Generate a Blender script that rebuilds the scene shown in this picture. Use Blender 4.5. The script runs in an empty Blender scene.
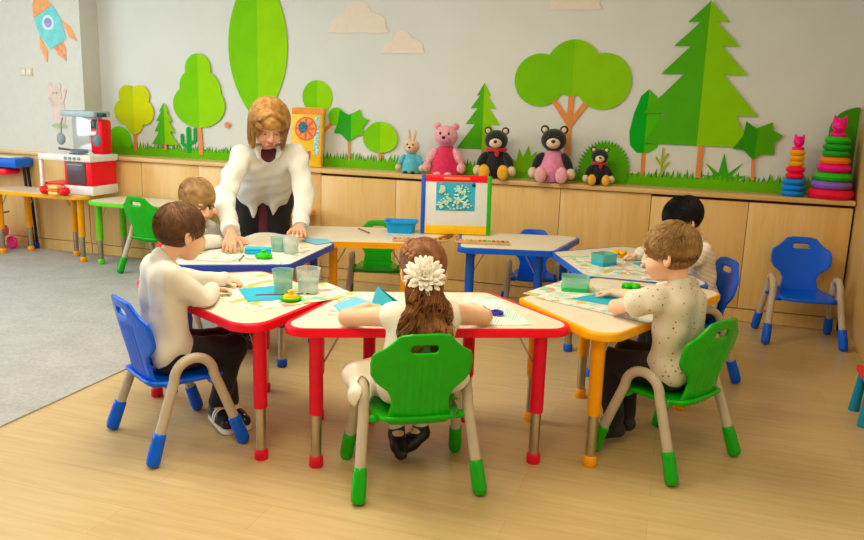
import bpy, bmesh, math, random
import numpy as np
from mathutils import Vector, Matrix, Euler

random.seed(7)
RNG = np.random.default_rng(11)
SC = bpy.context.scene
COL = SC.collection
PI = math.pi


# ------------------------------------------------------------------ materials
def lin(h):
    h = h.lstrip('#')
    out = []
    for i in (0, 2, 4):
        c = int(h[i:i + 2], 16) / 255
        out.append(c / 12.92 if c <= .04045 else ((c + .055) / 1.055) ** 2.4)
    return (*out, 1)


class NT:
    def __init__(self, name):
        self.m = bpy.data.materials.new(name)
        self.m.use_nodes = True
        self.t = self.m.node_tree
        self.b = self.t.nodes['Principled BSDF']

    def n(self, typ, **kw):
        nd = self.t.nodes.new(typ)
        for k, v in kw.items():
            if k.startswith('i_'):
                nd.inputs[k[2:].replace('_', ' ')].default_value = v
            else:
                setattr(nd, k, v)
        return nd

    def l(self, a, b):
        self.t.links.new(a, b)

    def coord(self, kind='Object', scale=(1, 1, 1), rot=(0, 0, 0)):
        tc = self.n('ShaderNodeTexCoord')
        mp = self.n('ShaderNodeMapping')
        mp.inputs['Scale'].default_value = scale
        mp.inputs['Rotation'].default_value = rot
        self.l(tc.outputs[kind], mp.inputs['Vector'])
        return mp.outputs['Vector']

    def noise(self, vec, scale, detail=3, rough=.5):
        nz = self.n('ShaderNodeTexNoise')
        nz.inputs['Scale'].default_value = scale
        nz.inputs['Detail'].default_value = detail
        nz.inputs['Roughness'].default_value = rough
        self.l(vec, nz.inputs['Vector'])
        return nz.outputs['Fac']

    def ramp(self, fac, stops, interp='LINEAR'):
        r = self.n('ShaderNodeValToRGB')
        r.color_ramp.interpolation = interp
        el = r.color_ramp.elements
        while len(el) < len(stops):
            el.new(.5)
        for e, (p, c) in zip(el, stops):
            e.position = p
            e.color = lin(c) if isinstance(c, str) else c
        self.l(fac, r.inputs['Fac'])
        return r.outputs['Color']

    def mix(self, fac, a, b, mode='MIX'):
        m = self.n('ShaderNodeMix', data_type='RGBA', blend_type=mode)
        for sock, v in ((m.inputs[0], fac), (m.inputs[6], a), (m.inputs[7], b)):
            if isinstance(v, str):
                sock.default_value = lin(v)
            elif isinstance(v, (int, float, tuple)):
                sock.default_value = v
            else:
                self.l(v, sock)
        return m.outputs[2]

    def math(self, op, a, b=0.0, c=None):
        m = self.n('ShaderNodeMath', operation=op)
        for i, v in enumerate((a, b, c)):
            if v is None:
                continue
            if isinstance(v, (int, float)):
                m.inputs[i].default_value = v
            else:
                self.l(v, m.inputs[i])
        return m.outputs[0]

    def sep(self, vec):
        s = self.n('ShaderNodeSeparateXYZ')
        self.l(vec, s.inputs[0])
        return s.outputs

    def bump(self, h, strength=.2, dist=.01):
        b = self.n('ShaderNodeBump')
        b.inputs['Strength'].default_value = strength
        b.inputs['Distance'].default_value = dist
        self.l(h, b.inputs['Height'])
        self.l(b.outputs['Normal'], self.b.inputs['Normal'])

    def col(self, c):
        if isinstance(c, str):
            self.b.inputs['Base Color'].default_value = lin(c)
        else:
            self.l(c, self.b.inputs['Base Color'])

    def set(self, **kw):
        for k, v in kw.items():
            self.b.inputs[k.replace("_", " ")].default_value = v
        return self


MATS = {}


def shade(h, f):
    h = h.lstrip('#')
    return '#' + ''.join('%02x' % max(0, min(255, int(int(h[i:i + 2], 16) * f))) for i in (0, 2, 4))


def M(name, color, rough=.5, metal=0., nscale=18., var=.05, bump=0., bscale=120., bdist=.002, **kw):
    """plain surface with a little procedural unevenness"""
    if name in MATS:
        return MATS[name]
    t = NT(name)
    v = t.coord('Object')
    nz = t.noise(v, nscale, 3)
    t.col(t.ramp(nz, [(.3, shade(color, 1 - var)), (.7, shade(color, 1 + var))]))
    t.set(Roughness=rough, Metallic=metal)
    for k, val in kw.items():
        t.b.inputs[k.replace('_', ' ')].default_value = val
    if bump:
        t.bump(t.noise(v, bscale, 4), bump, bdist)
    MATS[name] = t.m
    return t.m


def vivid(h, f):
    h = h.lstrip('#')
    c = [int(h[i:i + 2], 16) for i in (0, 2, 4)]
    m = .3 * c[0] + .59 * c[1] + .11 * c[2]
    return '#' + ''.join('%02x' % max(0, min(255, int(m + (v - m) * f))) for v in c)


def plastic(name, color, rough=.32):
    return M(name, vivid(color, 1.22), rough + .06, var=.03, Specular_IOR_Level=.3)


# ------------------------------------------------------------------ mesh building
def me_from(name, V, F, smooth=True):
    me = bpy.data.meshes.new(name)
    V = np.asarray(V, np.float32).reshape(-1, 3)
    if isinstance(F, np.ndarray) and F.ndim == 2:
        n, k = F.shape
        me.vertices.add(len(V))
        me.vertices.foreach_set('co', V.ravel())
        me.loops.add(n * k)
        me.loops.foreach_set('vertex_index', F.astype(np.int32).ravel())
        me.polygons.add(n)
        me.polygons.foreach_set('loop_start', np.arange(0, n * k, k, dtype=np.int32))
        me.polygons.foreach_set('loop_total', np.full(n, k, np.int32))
        me.update(calc_edges=True)
    else:
        me.from_pydata([tuple(map(float, v)) for v in V], [], [tuple(f) for f in F])
        me.update()
    if smooth is True:
        me.polygons.foreach_set('use_smooth', np.ones(len(me.polygons), bool))
    elif smooth:
        me.polygons.foreach_set('use_smooth', np.ones(len(me.polygons), bool))
        me.set_sharp_from_angle(angle=math.radians(smooth))
    return me


def link(name, me, mat, parent=None, loc=None, rot=None):
    o = bpy.data.objects.new(name, me)
    COL.objects.link(o)
    if parent is not None:
        o.parent = parent
    if loc is not None:
        o.location = loc
    if rot is not None:
        o.rotation_euler = rot
    if mat is not None:
        if len(me.materials) == 0:
            me.materials.append(mat)
        if me.materials[0] is not mat:
            o.material_slots[0].link = 'OBJECT'
            o.material_slots[0].material = mat
    return o


class G:
    """collects simple shapes into one mesh"""

    def __init__(s):
        s.bm = bmesh.new()

    def _xf(s, vs, mat):
        if mat is not None:
            bmesh.ops.transform(s.bm, matrix=mat, verts=vs)

    def box(s, c, d, bev=0., mat=None, seg=2):
        r = bmesh.ops.create_cube(s.bm, size=1)
        vs = r['verts']
        bmesh.ops.scale(s.bm, vec=d, verts=vs)
        if bev:
            es = list({e for v in vs for e in v.link_edges})
            rr = bmesh.ops.bevel(s.bm, geom=es, offset=bev, segments=seg, profile=.5, affect='EDGES')
            vs = list({v for f in rr['faces'] for v in f.verts} | {v for v in vs if v.is_valid})
            seen = set(vs)
            st = list(vs)
            while st:
                v = st.pop()
                for e in v.link_edges:
                    w = e.other_vert(v)
                    if w not in seen:
                        seen.add(w)
                        st.append(w)
            vs = list(seen)
        bmesh.ops.translate(s.bm, vec=c, verts=vs)
        s._xf(vs, mat)
        return s

    def prism(s, pts, z0, z1, bev=0., mat=None, seg=2):
        b = [s.bm.verts.new((x, y, z0)) for x, y in pts]
        t = [s.bm.verts.new((x, y, z1)) for x, y in pts]
        n = len(pts)
        top = s.bm.faces.new(t)
        bot = s.bm.faces.new(b[::-1])
        for i in range(n):
            s.bm.faces.new((b[i], b[(i + 1) % n], t[(i + 1) % n], t[i]))
        vs = b + t
        if bev:
            es = list(top.edges) + list(bot.edges)
            rr = bmesh.ops.bevel(s.bm, geom=es, offset=bev, segments=seg, profile=.5, affect='EDGES')
            vs = list({v for f in rr['faces'] for v in f.verts} | {v for v in vs if v.is_valid})
        s._xf(vs, mat)
        return s

    def ball(s, c, r, mat=None, u=20, v=12):
        q = bmesh.ops.create_uvsphere(s.bm, u_segments=u, v_segments=v, radius=1)
        vs = q['verts']
        if isinstance(r, (int, float)):
            r = (r, r, r)
        bmesh.ops.scale(s.bm, vec=r, verts=vs)
        if mat is not None:
            bmesh.ops.transform(s.bm, matrix=mat, verts=vs)
        bmesh.ops.translate(s.bm, vec=c, verts=vs)
        return s

    def lathe(s, prof, n=24, mat=None):
        rings = []
        allv = []
        for r, z in prof:
            if r < 1e-5:
                ring = [s.bm.verts.new((0, 0, z))]
            else:
                ring = [s.bm.verts.new((r * math.cos(2 * PI * i / n), r * math.sin(2 * PI * i / n), z)) for i in range(n)]
            rings.append(ring)
            allv += ring
        for a, b in zip(rings, rings[1:]):
            for i in range(n):
                j = (i + 1) % n
                if len(a) == 1 and len(b) == 1:
                    continue
                if len(a) == 1:
                    s.bm.faces.new((a[0], b[j], b[i]))
                elif len(b) == 1:
                    s.bm.faces.new((a[i], a[j], b[0]))
                else:
                    s.bm.faces.new((a[i], a[j], b[j], b[i]))
        s._xf(allv, mat)
        return s

    def tube(s, pts, r, n=10, cap=True):
        pts = [Vector(p) for p in pts]
        rs = r if isinstance(r, (list, tuple)) else [r] * len(pts)
        rings = []
        up = None
        for i, p in enumerate(pts):
            d = (pts[min(i + 1, len(pts) - 1)] - pts[max(i - 1, 0)]).normalized()
            if up is None:
                up = Vector((0, 0, 1)) if abs(d.z) < .9 else Vector((1, 0, 0))
            a = d.cross(up).normalized()
            up = a.cross(d).normalized()
            rings.append([s.bm.verts.new(p + rs[i] * (math.cos(2 * PI * k / n) * a + math.sin(2 * PI * k / n) * up)) for k in range(n)])
        for a, b in zip(rings, rings[1:]):
            for k in range(n):
                s.bm.faces.new((a[k], a[(k + 1) % n], b[(k + 1) % n], b[k]))
        if cap:
            s.bm.faces.new(rings[0][::-1])
            s.bm.faces.new(rings[-1])
        return s

    def poly(s, pts):
        s.bm.faces.new([s.bm.verts.new(p) for p in pts])
        return s

    def mesh(s, name, smooth=40):
        bmesh.ops.recalc_face_normals(s.bm, faces=s.bm.faces[:])
        me = bpy.data.meshes.new(name)
        s.bm.to_mesh(me)
        s.bm.free()
        if smooth:
            me.polygons.foreach_set('use_smooth', np.ones(len(me.polygons), bool))
            if smooth is not True:
                me.set_sharp_from_angle(angle=math.radians(smooth))
        return me

    def build(s, name, mat, parent=None, loc=None, rot=None, smooth=40):
        return link(name, s.mesh(name, smooth), mat, parent, loc, rot)


def rpoly(pts, rad, seg=8):
    """polygon with rounded corners; rad: one radius or one per corner"""
    n = len(pts)
    out = []
    for i in range(n):
        p, a, b = Vector(pts[i]), Vector(pts[i - 1]), Vector(pts[(i + 1) % n])
        r = rad[i] if isinstance(rad, (list, tuple)) else rad
        u, v = (a - p).normalized(), (b - p).normalized()
        ang = u.angle(v)
        if r < 1e-6 or ang > PI - .05:
            out.append((p.x, p.y))
            continue
        t = r / math.tan(ang / 2)
        t = min(t, (a - p).length * .49, (b - p).length * .49)
        rr = t * math.tan(ang / 2)
        c = p + (u + v).normalized() * (rr / math.sin(ang / 2))
        s0, s1 = p + u * t - c, p + v * t - c
        a0 = math.atan2(s0.y, s0.x)
        da = math.atan2(s1.y, s1.x) - a0
        while da > PI:
            da -= 2 * PI
        while da < -PI:
            da += 2 * PI
        for k in range(seg + 1):
            q = a0 + da * k / seg
            out.append((c.x + rr * math.cos(q), c.y + rr * math.sin(q)))
    return out


def rrect(w, h, r, seg=6):
    return rpoly([(-w / 2, -h / 2), (w / 2, -h / 2), (w / 2, h / 2), (-w / 2, h / 2)], r, seg)


# ------------------------------------------------------------------ implicit surfaces
def V3(*a):
    return np.array(a, float)


def unit(v):
    v = np.asarray(v, float)
    return v / (np.linalg.norm(v) + 1e-12)


class Vol:
    def __init__(s, lo, hi, h):
        s.h = h
        s.lo = np.asarray(lo, float)
        s.n = np.ceil((np.asarray(hi, float) - s.lo) / h).astype(int) + 1
        s.D = np.full(s.n, 1.0, np.float32)

    def _box(s, lo, hi):
        a = np.clip(np.floor((np.asarray(lo) - s.lo) / s.h).astype(int), 0, s.n)
        b = np.clip(np.ceil((np.asarray(hi) - s.lo) / s.h).astype(int) + 1, 0, s.n)
        sl = tuple(slice(int(i), int(j)) for i, j in zip(a, b))
        ax = [(s.lo[i] + s.h * np.arange(a[i], b[i])).astype(np.float32) for i in range(3)]
        return sl, ax[0][:, None, None], ax[1][None, :, None], ax[2][None, None, :]

    def _min(s, sl, d, k):
        a = s.D[sl]
        if k <= 0:
            s.D[sl] = np.minimum(a, d)
        else:
            h = np.clip(.5 + .5 * (a - d) / k, 0, 1)
            s.D[sl] = a + (d - a) * h - k * h * (1 - h)

    def _max(s, sl, d, k):
        a = s.D[sl]
        if k <= 0:
            s.D[sl] = np.maximum(a, -d)
        else:
            b = -d
            h = np.clip(.5 - .5 * (a - b) / k, 0, 1)
            s.D[sl] = a + (b - a) * h + k * h * (1 - h)

    def cone(s, a, b, ra, rb, k=.02, cut=False):
        a, b = np.asarray(a, float), np.asarray(b, float)
        pad = max(ra, rb) + k + 3 * s.h
        sl, X, Y, Z = s._box(np.minimum(a, b) - pad, np.maximum(a, b) + pad)
        ab = b - a
        L2 = float(ab @ ab) + 1e-12
        t = np.clip(((X - a[0]) * ab[0] + (Y - a[1]) * ab[1] + (Z - a[2]) * ab[2]) / L2, 0, 1)
        d = np.sqrt((X - a[0] - t * ab[0]) ** 2 + (Y - a[1] - t * ab[1]) ** 2 + (Z - a[2] - t * ab[2]) ** 2) - (ra + (rb - ra) * t)
        (s._max if cut else s._min)(sl, d.astype(np.float32), k)
        return s

    def chain(s, pts, rs, k=.02):
        for i in range(len(pts) - 1):
            s.cone(pts[i], pts[i + 1], rs[i], rs[i + 1], k)
        return s

    def ell(s, c, r, R=None, k=.02, cut=False):
        c = np.asarray(c, float)
        r = np.asarray(r, float)
        m = r.max() + k + 3 * s.h
        sl, X, Y, Z = s._box(c - m, c + m)
        x, y, z = X - c[0], Y - c[1], Z - c[2]
        if R is not None:
            x, y, z = (R[0, i] * x + R[1, i] * y + R[2, i] * z for i in range(3))
        k0 = np.sqrt((x / r[0]) ** 2 + (y / r[1]) ** 2 + (z / r[2]) ** 2)
        k1 = np.sqrt((x / r[0] ** 2) ** 2 + (y / r[1] ** 2) ** 2 + (z / r[2] ** 2) ** 2) + 1e-9
        d = (k0 * (k0 - 1) / k1)
        (s._max if cut else s._min)(sl, d.astype(np.float32), k)
        return s

    def plane_cut(s, p, n, k=.004):
        """removes everything on the side the normal points to"""
        n = unit(n)
        sl, X, Y, Z = s._box(s.lo, s.lo + s.h * s.n)
        d = -((X - p[0]) * n[0] + (Y - p[1]) * n[1] + (Z - p[2]) * n[2])
        s._max(sl, d.astype(np.float32), k)
        return s

    def rest(s, c, rxy, z0, dz=.09):
        """flatten what would sink below a surface at height z0 around c"""
        c = np.asarray(c, float)
        sl, X, Y, Z = s._box((c[0] - rxy, c[1] - rxy, z0 - dz), (c[0] + rxy, c[1] + rxy, z0 + .03))
        s.D[sl] = np.maximum(s.D[sl], (z0 - Z + 0 * X + 0 * Y).astype(np.float32))
        return s

    def ripple(s, amp, f, seed=0, n=5):
        """soft cloth folds"""
        g = np.random.default_rng(seed)
        sl, X, Y, Z = s._box(s.lo, s.lo + s.h * s.n)
        w = 0
        for i in range(n):
            d = unit(g.normal(size=3)) * f * g.uniform(.6, 1.5)
            e = unit(g.normal(size=3)) * f * .35
            w = w + np.sin(X * d[0] + Y * d[1] + Z * d[2] + g.uniform(0, 6) + 1.2 * np.sin(X * e[0] + Y * e[1] + Z * e[2]))
        s.D += (amp / n ** .5 * w).astype(np.float32)
        return s

    def mesh(s, smooth=2):
        D, n = s.D, s.n
        S = D < 0
        c = S[:-1, :-1, :-1].astype(np.int8)
        tot = np.zeros_like(c)
        for i in (0, 1):
            for j in (0, 1):
                for k in (0, 1):
                    tot += S[i:n[0] - 1 + i, j:n[1] - 1 + j, k:n[2] - 1 + k]
        act = (tot > 0) & (tot < 8)
        idx = np.argwhere(act)
        ids = np.full(act.shape, -1, np.int32)
        ids[act] = np.arange(len(idx))
        acc = np.zeros((len(idx), 3))
        cnt = np.zeros(len(idx))
        cor = [(i, j, k) for i in (0, 1) for j in (0, 1) for k in (0, 1)]
        for a in cor:
            for ax in range(3):
                if a[ax]:
                    continue
                b = list(a)
                b[ax] = 1
                da = D[idx[:, 0] + a[0], idx[:, 1] + a[1], idx[:, 2] + a[2]]
                db = D[idx[:, 0] + b[0], idx[:, 1] + b[1], idx[:, 2] + b[2]]
                m = (da < 0) != (db < 0)
                t = np.where(m, da / np.where(m, da - db, 1), 0)
                p = np.array(a, float)[None, :] + t[:, None] * (np.array(b) - np.array(a))[None, :]
                acc += np.where(m[:, None], p, 0)
                cnt += m
        V = s.lo + s.h * (idx + acc / cnt[:, None])
        F = []
        for ax in range(3):
            o1, o2 = [(1, 2), (2, 0), (0, 1)][ax]
            A = S
            sl0 = [slice(None)] * 3
            sl1 = [slice(None)] * 3
            sl0[ax] = slice(0, -1)
            sl1[ax] = slice(1, None)
            ch = A[tuple(sl0)] != A[tuple(sl1)]
            e = np.argwhere(ch)
            ok = (e[:, o1] > 0) & (e[:, o2] > 0) & (e[:, o1] < n[o1] - 1) & (e[:, o2] < n[o2] - 1)
            e = e[ok]
            ins = A[e[:, 0], e[:, 1], e[:, 2]]

            def q(d1, d2):
                r = e.copy()
                r[:, o1] += d1
                r[:, o2] += d2
                return ids[r[:, 0], r[:, 1], r[:, 2]]
            f = np.stack([q(-1, -1), q(0, -1), q(0, 0), q(-1, 0)], 1)
            f[~ins] = f[~ins][:, ::-1]
            F.append(f)
        F = np.concatenate(F)
        F = F[(F >= 0).all(1)]
        E = np.concatenate([F[:, [i, (i + 1) % 4]] for i in range(4)])
        for _ in range(smooth):
            sm = np.zeros_like(V)
            ct = np.zeros(len(V))
            for i in range(3):
                sm[:, i] = np.bincount(E[:, 0], V[E[:, 1], i], len(V)) + np.bincount(E[:, 1], V[E[:, 0], i], len(V))
            ct = np.bincount(E[:, 0], minlength=len(V)) + np.bincount(E[:, 1], minlength=len(V))
            V = .5 * V + .5 * sm / np.maximum(ct, 1)[:, None]
        return V, F

    def build(s, name, mat, parent=None, off=(0, 0, 0), smooth=2):
        V, F = s.mesh(smooth)
        return link(name, me_from(name, V - np.asarray(off), F), mat, parent)


def strands(P, R0, R1):
    """P: (n,m,3) polylines -> three-sided tapering tubes"""
    n, m, _ = P.shape
    T = np.gradient(P, axis=1)
    T /= np.linalg.norm(T, axis=2, keepdims=True) + 1e-9
    ref = np.where(np.abs(T[..., 2:3]) < .9, np.array([0, 0, 1.]), np.array([1., 0, 0]))
    A = np.cross(T, ref)
    A /= np.linalg.norm(A, axis=2, keepdims=True) + 1e-9
    B = np.cross(T, A)
    r = np.linspace(R0, R1, m)[None, :, None]
    rings = np.stack([P + r * (math.cos(2 * PI * k / 3) * A + math.sin(2 * PI * k / 3) * B) for k in range(3)], 2)
    V = rings.reshape(-1, 3)
    i = np.arange(n)[:, None, None] * m * 3 + np.arange(m - 1)[None, :, None] * 3
    k = np.arange(3)[None, None, :]
    k2 = (k + 1) % 3
    F = np.stack([i + k, i + k2, i + 3 + k2, i + 3 + k], -1).reshape(-1, 4)
    return V, F


def joinVF(parts):
    Vs, Fs, o = [], [], 0
    for V, F in parts:
        Vs.append(V)
        Fs.append(F + o)
        o += len(V)
    return np.concatenate(Vs), np.concatenate(Fs)


# ------------------------------------------------------------------ things
def tag(o, label, cat, group=None, kind=None):
    o['label'] = label
    o['category'] = cat
    if group:
        o['group'] = group
    if kind:
        o['kind'] = kind
    return o


def thing(name, label, cat, loc=(0, 0, 0), rz=0., group=None):
    o = bpy.data.objects.new(name, None)
    o.empty_display_size = .1
    COL.objects.link(o)
    o.location = loc
    o.rotation_euler = (0, 0, rz)
    return tag(o, label, cat, group)


def struct(name, g, mat, **kw):
    o = g.build(name, mat, **kw)
    o['kind'] = 'structure'
    return o


def kids(o):
    return [c for c in bpy.data.objects if c.parent is o]


def dup(o, parent=None):
    c = o.copy()
    COL.objects.link(c)
    if parent is not None:
        c.parent = parent
    for ch in kids(o):
        dup(ch, c)
    return c

# ================================================================== ROOM
XL, XR, YB, YF, ZC = -7.4, 1.6, 5.92, -1.6, 2.85
WY = YB - .003          # face the wall stickers sit on


def wood(name, c0, c1, c2, rough=.38, axis='z'):
    t = NT(name)
    sc = {'z': (9, 9, .9), 'x': (.9, 9, 9)}[axis]
    v = t.coord('Object', sc)
    n1 = t.noise(v, 2.2, 5, .6)
    v2 = t.coord('Object', {'z': (40, 40, 1.2), 'x': (1.2, 40, 40)}[axis])
    n2 = t.noise(v2, 3, 3)
    f = t.math('ADD', t.math('MULTIPLY', n1, .7), t.math('MULTIPLY', n2, .3))
    t.col(t.ramp(f, [(.3, c0), (.5, c1), (.72, c2)]))
    t.set(Roughness=rough)
    t.bump(n2, .05, .001)
    return t.m


M_DOOR = wood('beech_laminate', '#DFB164', '#EABF76', '#F0CB8C')
M_EDGE = wood('beech_edge', '#D6A764', '#E4B978', '#EBC68C', axis='x')

# floor : laminate boards running along the back wall
t = NT('laminate_floor')
v = t.coord('Object')
br = t.n('ShaderNodeTexBrick')
br.offset = .37
br.inputs['Scale'].default_value = 1
br.inputs['Brick Width'].default_value = 1.28
br.inputs['Row Height'].default_value = .19
br.inputs['Mortar Size'].default_value = .0012
br.inputs['Color1'].default_value = (0, 0, 0, 1)
br.inputs['Color2'].default_value = (1, 1, 1, 1)
br.inputs['Mortar'].default_value = (.5, .5, .5, 1)
t.l(v, br.inputs['Vector'])
g1 = t.noise(t.coord('Object', (1.1, 14, 1)), 2.4, 5, .6)
g2 = t.noise(t.coord('Object', (2, 70, 1)), 2, 3)
f = t.math('ADD', t.math('MULTIPLY', g1, .55), t.math('MULTIPLY', g2, .2))
f = t.math('ADD', f, t.math('MULTIPLY', br.outputs['Color'], .10))
c = t.ramp(f, [(.25, '#BCA06C'), (.45, '#CBB07E'), (.7, '#D8C092')])
c = t.mix(t.math('MULTIPLY', br.outputs['Fac'], .35), c, '#8A6B42')
t.col(c)
t.set(Roughness=.33)
t.bump(f, .04, .002)
M_FLOOR = t.m

t = NT('painted_wall')
v = t.coord('Object')
nz = t.noise(v, 3, 4)
t.col(t.ramp(nz, [(.3, '#D9DBD4'), (.7, '#DEE0DA')]))
t.set(Roughness=.62)
t.bump(t.noise(v, 160, 3), .06, .001)
M_WALL = t.m
M_WALL2 = M('plain_wall_paint', '#DAD7CE', .7, var=.01)

struct('floor', G().box(((XL + XR) / 2, (YB + YF) / 2, -.05), (XR - XL + .3, YB - YF + .3, .1)), M_FLOOR)
struct('wall_back', G().box(((XL + XR) / 2, YB + .05, ZC / 2), (XR - XL + .2, .1, ZC)), M_WALL)
struct('wall_right', G().box((XR + .05, (YB + YF) / 2, ZC / 2), (.1, YB - YF, ZC)), M_WALL)
# left wall with a wide window opening
WZ0, WZ1, WY0, WY1 = .85, 2.45, -.6, 3.9
gl = G()
gl.box((XL - .05, (YF + WY0) / 2, ZC / 2), (.1, WY0 - YF, ZC))
gl.box((XL - .05, (YB + WY1) / 2, ZC / 2), (.1, YB - WY1, ZC))
gl.box((XL - .05, (WY0 + WY1) / 2, WZ0 / 2), (.1, WY1 - WY0, WZ0))
gl.box((XL - .05, (WY0 + WY1) / 2, (ZC + WZ1) / 2), (.1, WY1 - WY0, ZC - WZ1))
struct('wall_left', gl, M_WALL2)
struct('ceiling', G().box(((XL + XR) / 2, (YB + YF) / 2, ZC + .05), (XR - XL + .2, YB - YF + .2, .1)), M('ceiling_paint', '#F2F0EC', .8, var=.01))
# the pier at the left: wall brought forward over the cabinet line
PX = -4.972
struct('wall_pier', G().box(((XL + PX) / 2, (5.7 + YB) / 2, (ZC + .86) / 2), (PX - XL, YB - 5.7 - .002, ZC - .862)), M_WALL2)
struct('trim_1', G().box(((XL + PX) / 2, 5.80, .10 + .375), (PX - XL - .006, .235, .748)), M_DOOR)
struct('trim_2', G().box(((XL + PX) / 2, 5.79, .867), (PX - XL - .004, .25, .03), .004), M_EDGE)
struct('baseboard_left', G().box(((XL + PX) / 2, 5.805, .047), (PX - XL - .004, .228, .094)), M_DOOR)
# right hand wardrobe, its side runs along the frame edge
t = thing('tall_cupboard', 'tall plain beech cupboard at the right edge of the photo, beside the empty blue chair', 'cupboard', (1.098, 4.7, 0))
G().box((.24, 0, .76), (.47, 2.42, 1.40), .003).build('carcass', M_DOOR, t)
G().box((.25, 0, .03), (.43, 2.38, .056)).build('plinth', M_DOOR, t)
G().box((.235, 0, 1.474), (.48, 2.43, .026), .003).build('top_board', M_EDGE, t)

# fitted low cabinets under one continuous shelf
SEAMS = [1.092, -.182, -1.452, -2.715, -3.84, PX + .004]
LAB = ['low two-door beech cabinet below the stacking ring towers, behind the empty blue chair',
       'low beech cabinet with two plain doors behind the easel board and the plush toys',
       'low beech cabinet with two plain doors between the teacher and the blue basin',
       'low beech cabinet with two plain doors behind the teacher and the blond boy',
       'low beech cabinet with plain doors behind the toy kitchen and the green table']
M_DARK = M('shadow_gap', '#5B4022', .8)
for i in range(5):
    x1, x0 = SEAMS[i], SEAMS[i + 1]
    xm, w = (x0 + x1) / 2, x1 - x0
    t = thing('low_cabinet', LAB[i], 'cabinet', (xm, 5.80, 0), 0, 'fitted low cabinets along the back wall')
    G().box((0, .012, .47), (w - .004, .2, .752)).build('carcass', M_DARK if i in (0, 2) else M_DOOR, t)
    G().box((0, .005, .046), (w - .003, .225, .086)).build('plinth', M_DOOR, t)
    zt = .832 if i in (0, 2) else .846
    for k in (-1, 1):
        G().box((k * w / 4, -.109, (.096 + zt) / 2), (w / 2 - .004, .018, zt - .096), .0015).build('door', M_DOOR, t)
tag(G().box(((PX + 1.094) / 2, 5.785, .868), (1.094 - PX, .262, .032), .004).build('shelf_top', M_EDGE), 'long beech shelf top over the low cabinets carrying the plush toys', 'shelf')

# ------------------------------------------------------------------ carpet
t = NT('grey_carpet')
v = t.coord('Object')
n1 = t.noise(v, 420, 3, .7)
n2 = t.noise(v, 5, 4)
n3 = t.noise(v, 60, 3)
f = t.math('ADD', t.math('MULTIPLY', n1, .5), t.math('ADD', t.math('MULTIPLY', n2, .2), t.math('MULTIPLY', n3, .3)))
t.col(t.ramp(f, [(.33, '#949795'), (.5, '#B3B5B3'), (.66, '#CACCC9')]))
t.set(Roughness=.95)
t.bump(n1, .5, .004)
cp = G().box((0, 0, .004), (4.6, 7.0, .008), .002).build('carpet', t.m, loc=(-2.68 - 2.3, 2.16, 0))
tag(cp, 'large pale grey carpet covering the left half of the floor', 'carpet')


# ================================================================== WALL STICKERS
def two_tone(name, a, b, shift=0.):
    a, b = vivid(a, 1.3), vivid(b, 1.3)
    if name in MATS:
        return MATS[name]
    t = NT(name)
    v = t.coord('Object')
    x = t.sep(v)[0]
    f = t.math('GREATER_THAN', x, shift)
    n = t.noise(v, 7, 2)
    ca = t.ramp(n, [(.3, shade(a, .98)), (.7, shade(a, 1.02))])
    cb = t.ramp(n, [(.3, shade(b, .98)), (.7, shade(b, 1.02))])
    t.col(t.mix(f, ca, cb))
    t.set(Roughness=.75, Specular_IOR_Level=.15)
    MATS[name] = t.m
    return t.m


RX = Matrix.Rotation(PI / 2, 4, 'X')     # (x,y,0) outline -> upright


def upright(g_polys, th=.0025, z=0):
    g = G()
    for i, pts in enumerate(g_polys):
        g.prism(pts, z, z + th + .0004 * i, mat=RX)
    return g


def circ(cx, cy, r, ry=None, n=36):
    return [(cx + r * math.cos(2 * PI * i / n), cy + (ry or r) * math.sin(2 * PI * i / n)) for i in range(n)]


def bar(p, q, w0, w1=None):
    w1 = w1 or w0
    d = unit(np.array(q) - np.array(p))
    n = np.array([-d[1], d[0]])
    return [tuple(np.array(p) - n * w0 / 2), tuple(np.array(q) - n * w1 / 2), tuple(np.array(q) + n * w1 / 2), tuple(np.array(p) + n * w0 / 2)]


M_TRUNK = M('sticker_orange', '#E58A35', .5, var=.02)
GRN = two_tone('sticker_green', '#84C21C', '#9CCE08')
GRN2 = two_tone('sticker_pine', '#5BA52A', '#92C30F')
GRN3 = two_tone('sticker_maple', '#3E9A33', '#6DBB1E')
YGR = two_tone('sticker_lime', '#B9C21A', '#CBD000')
DKG = two_tone('sticker_cypress', '#159A2E', '#5DB022')
BIG = two_tone('sticker_round', '#7FB80E', '#8FBE08')


NDEC = [0]


def decal(name, label, x, z, crown, mat, trunk=(), group='green plants printed on the back wall', cat='wall sticker'):
    NDEC[0] += 1
    y = WY - .0045 * (NDEC[0] % 4)
    t = thing(name, label, cat, (x, y, z), 0, group)
    if trunk:
        upright(trunk, .0015).build('trunk', M_TRUNK, t, smooth=0)
    upright(crown, .003).build('crown', mat, t, smooth=0)
    return t


def pine(tiers):
    """tiers: list of (half width at bottom, z bottom, half width of the neck above it, z top)"""
    R, L = [(0, tiers[0][3])], []
    for i, (hw, zb, nk, zt) in enumerate(tiers):
        R.append((hw, zb))
        if i + 1 < len(tiers):
            R.append((tiers[i + 1][2], zb + .004))
    L = [(-x, y) for x, y in R[1:]][::-1]
    return [R[::-1] + L[::-1]] if False else [R + L]


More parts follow.
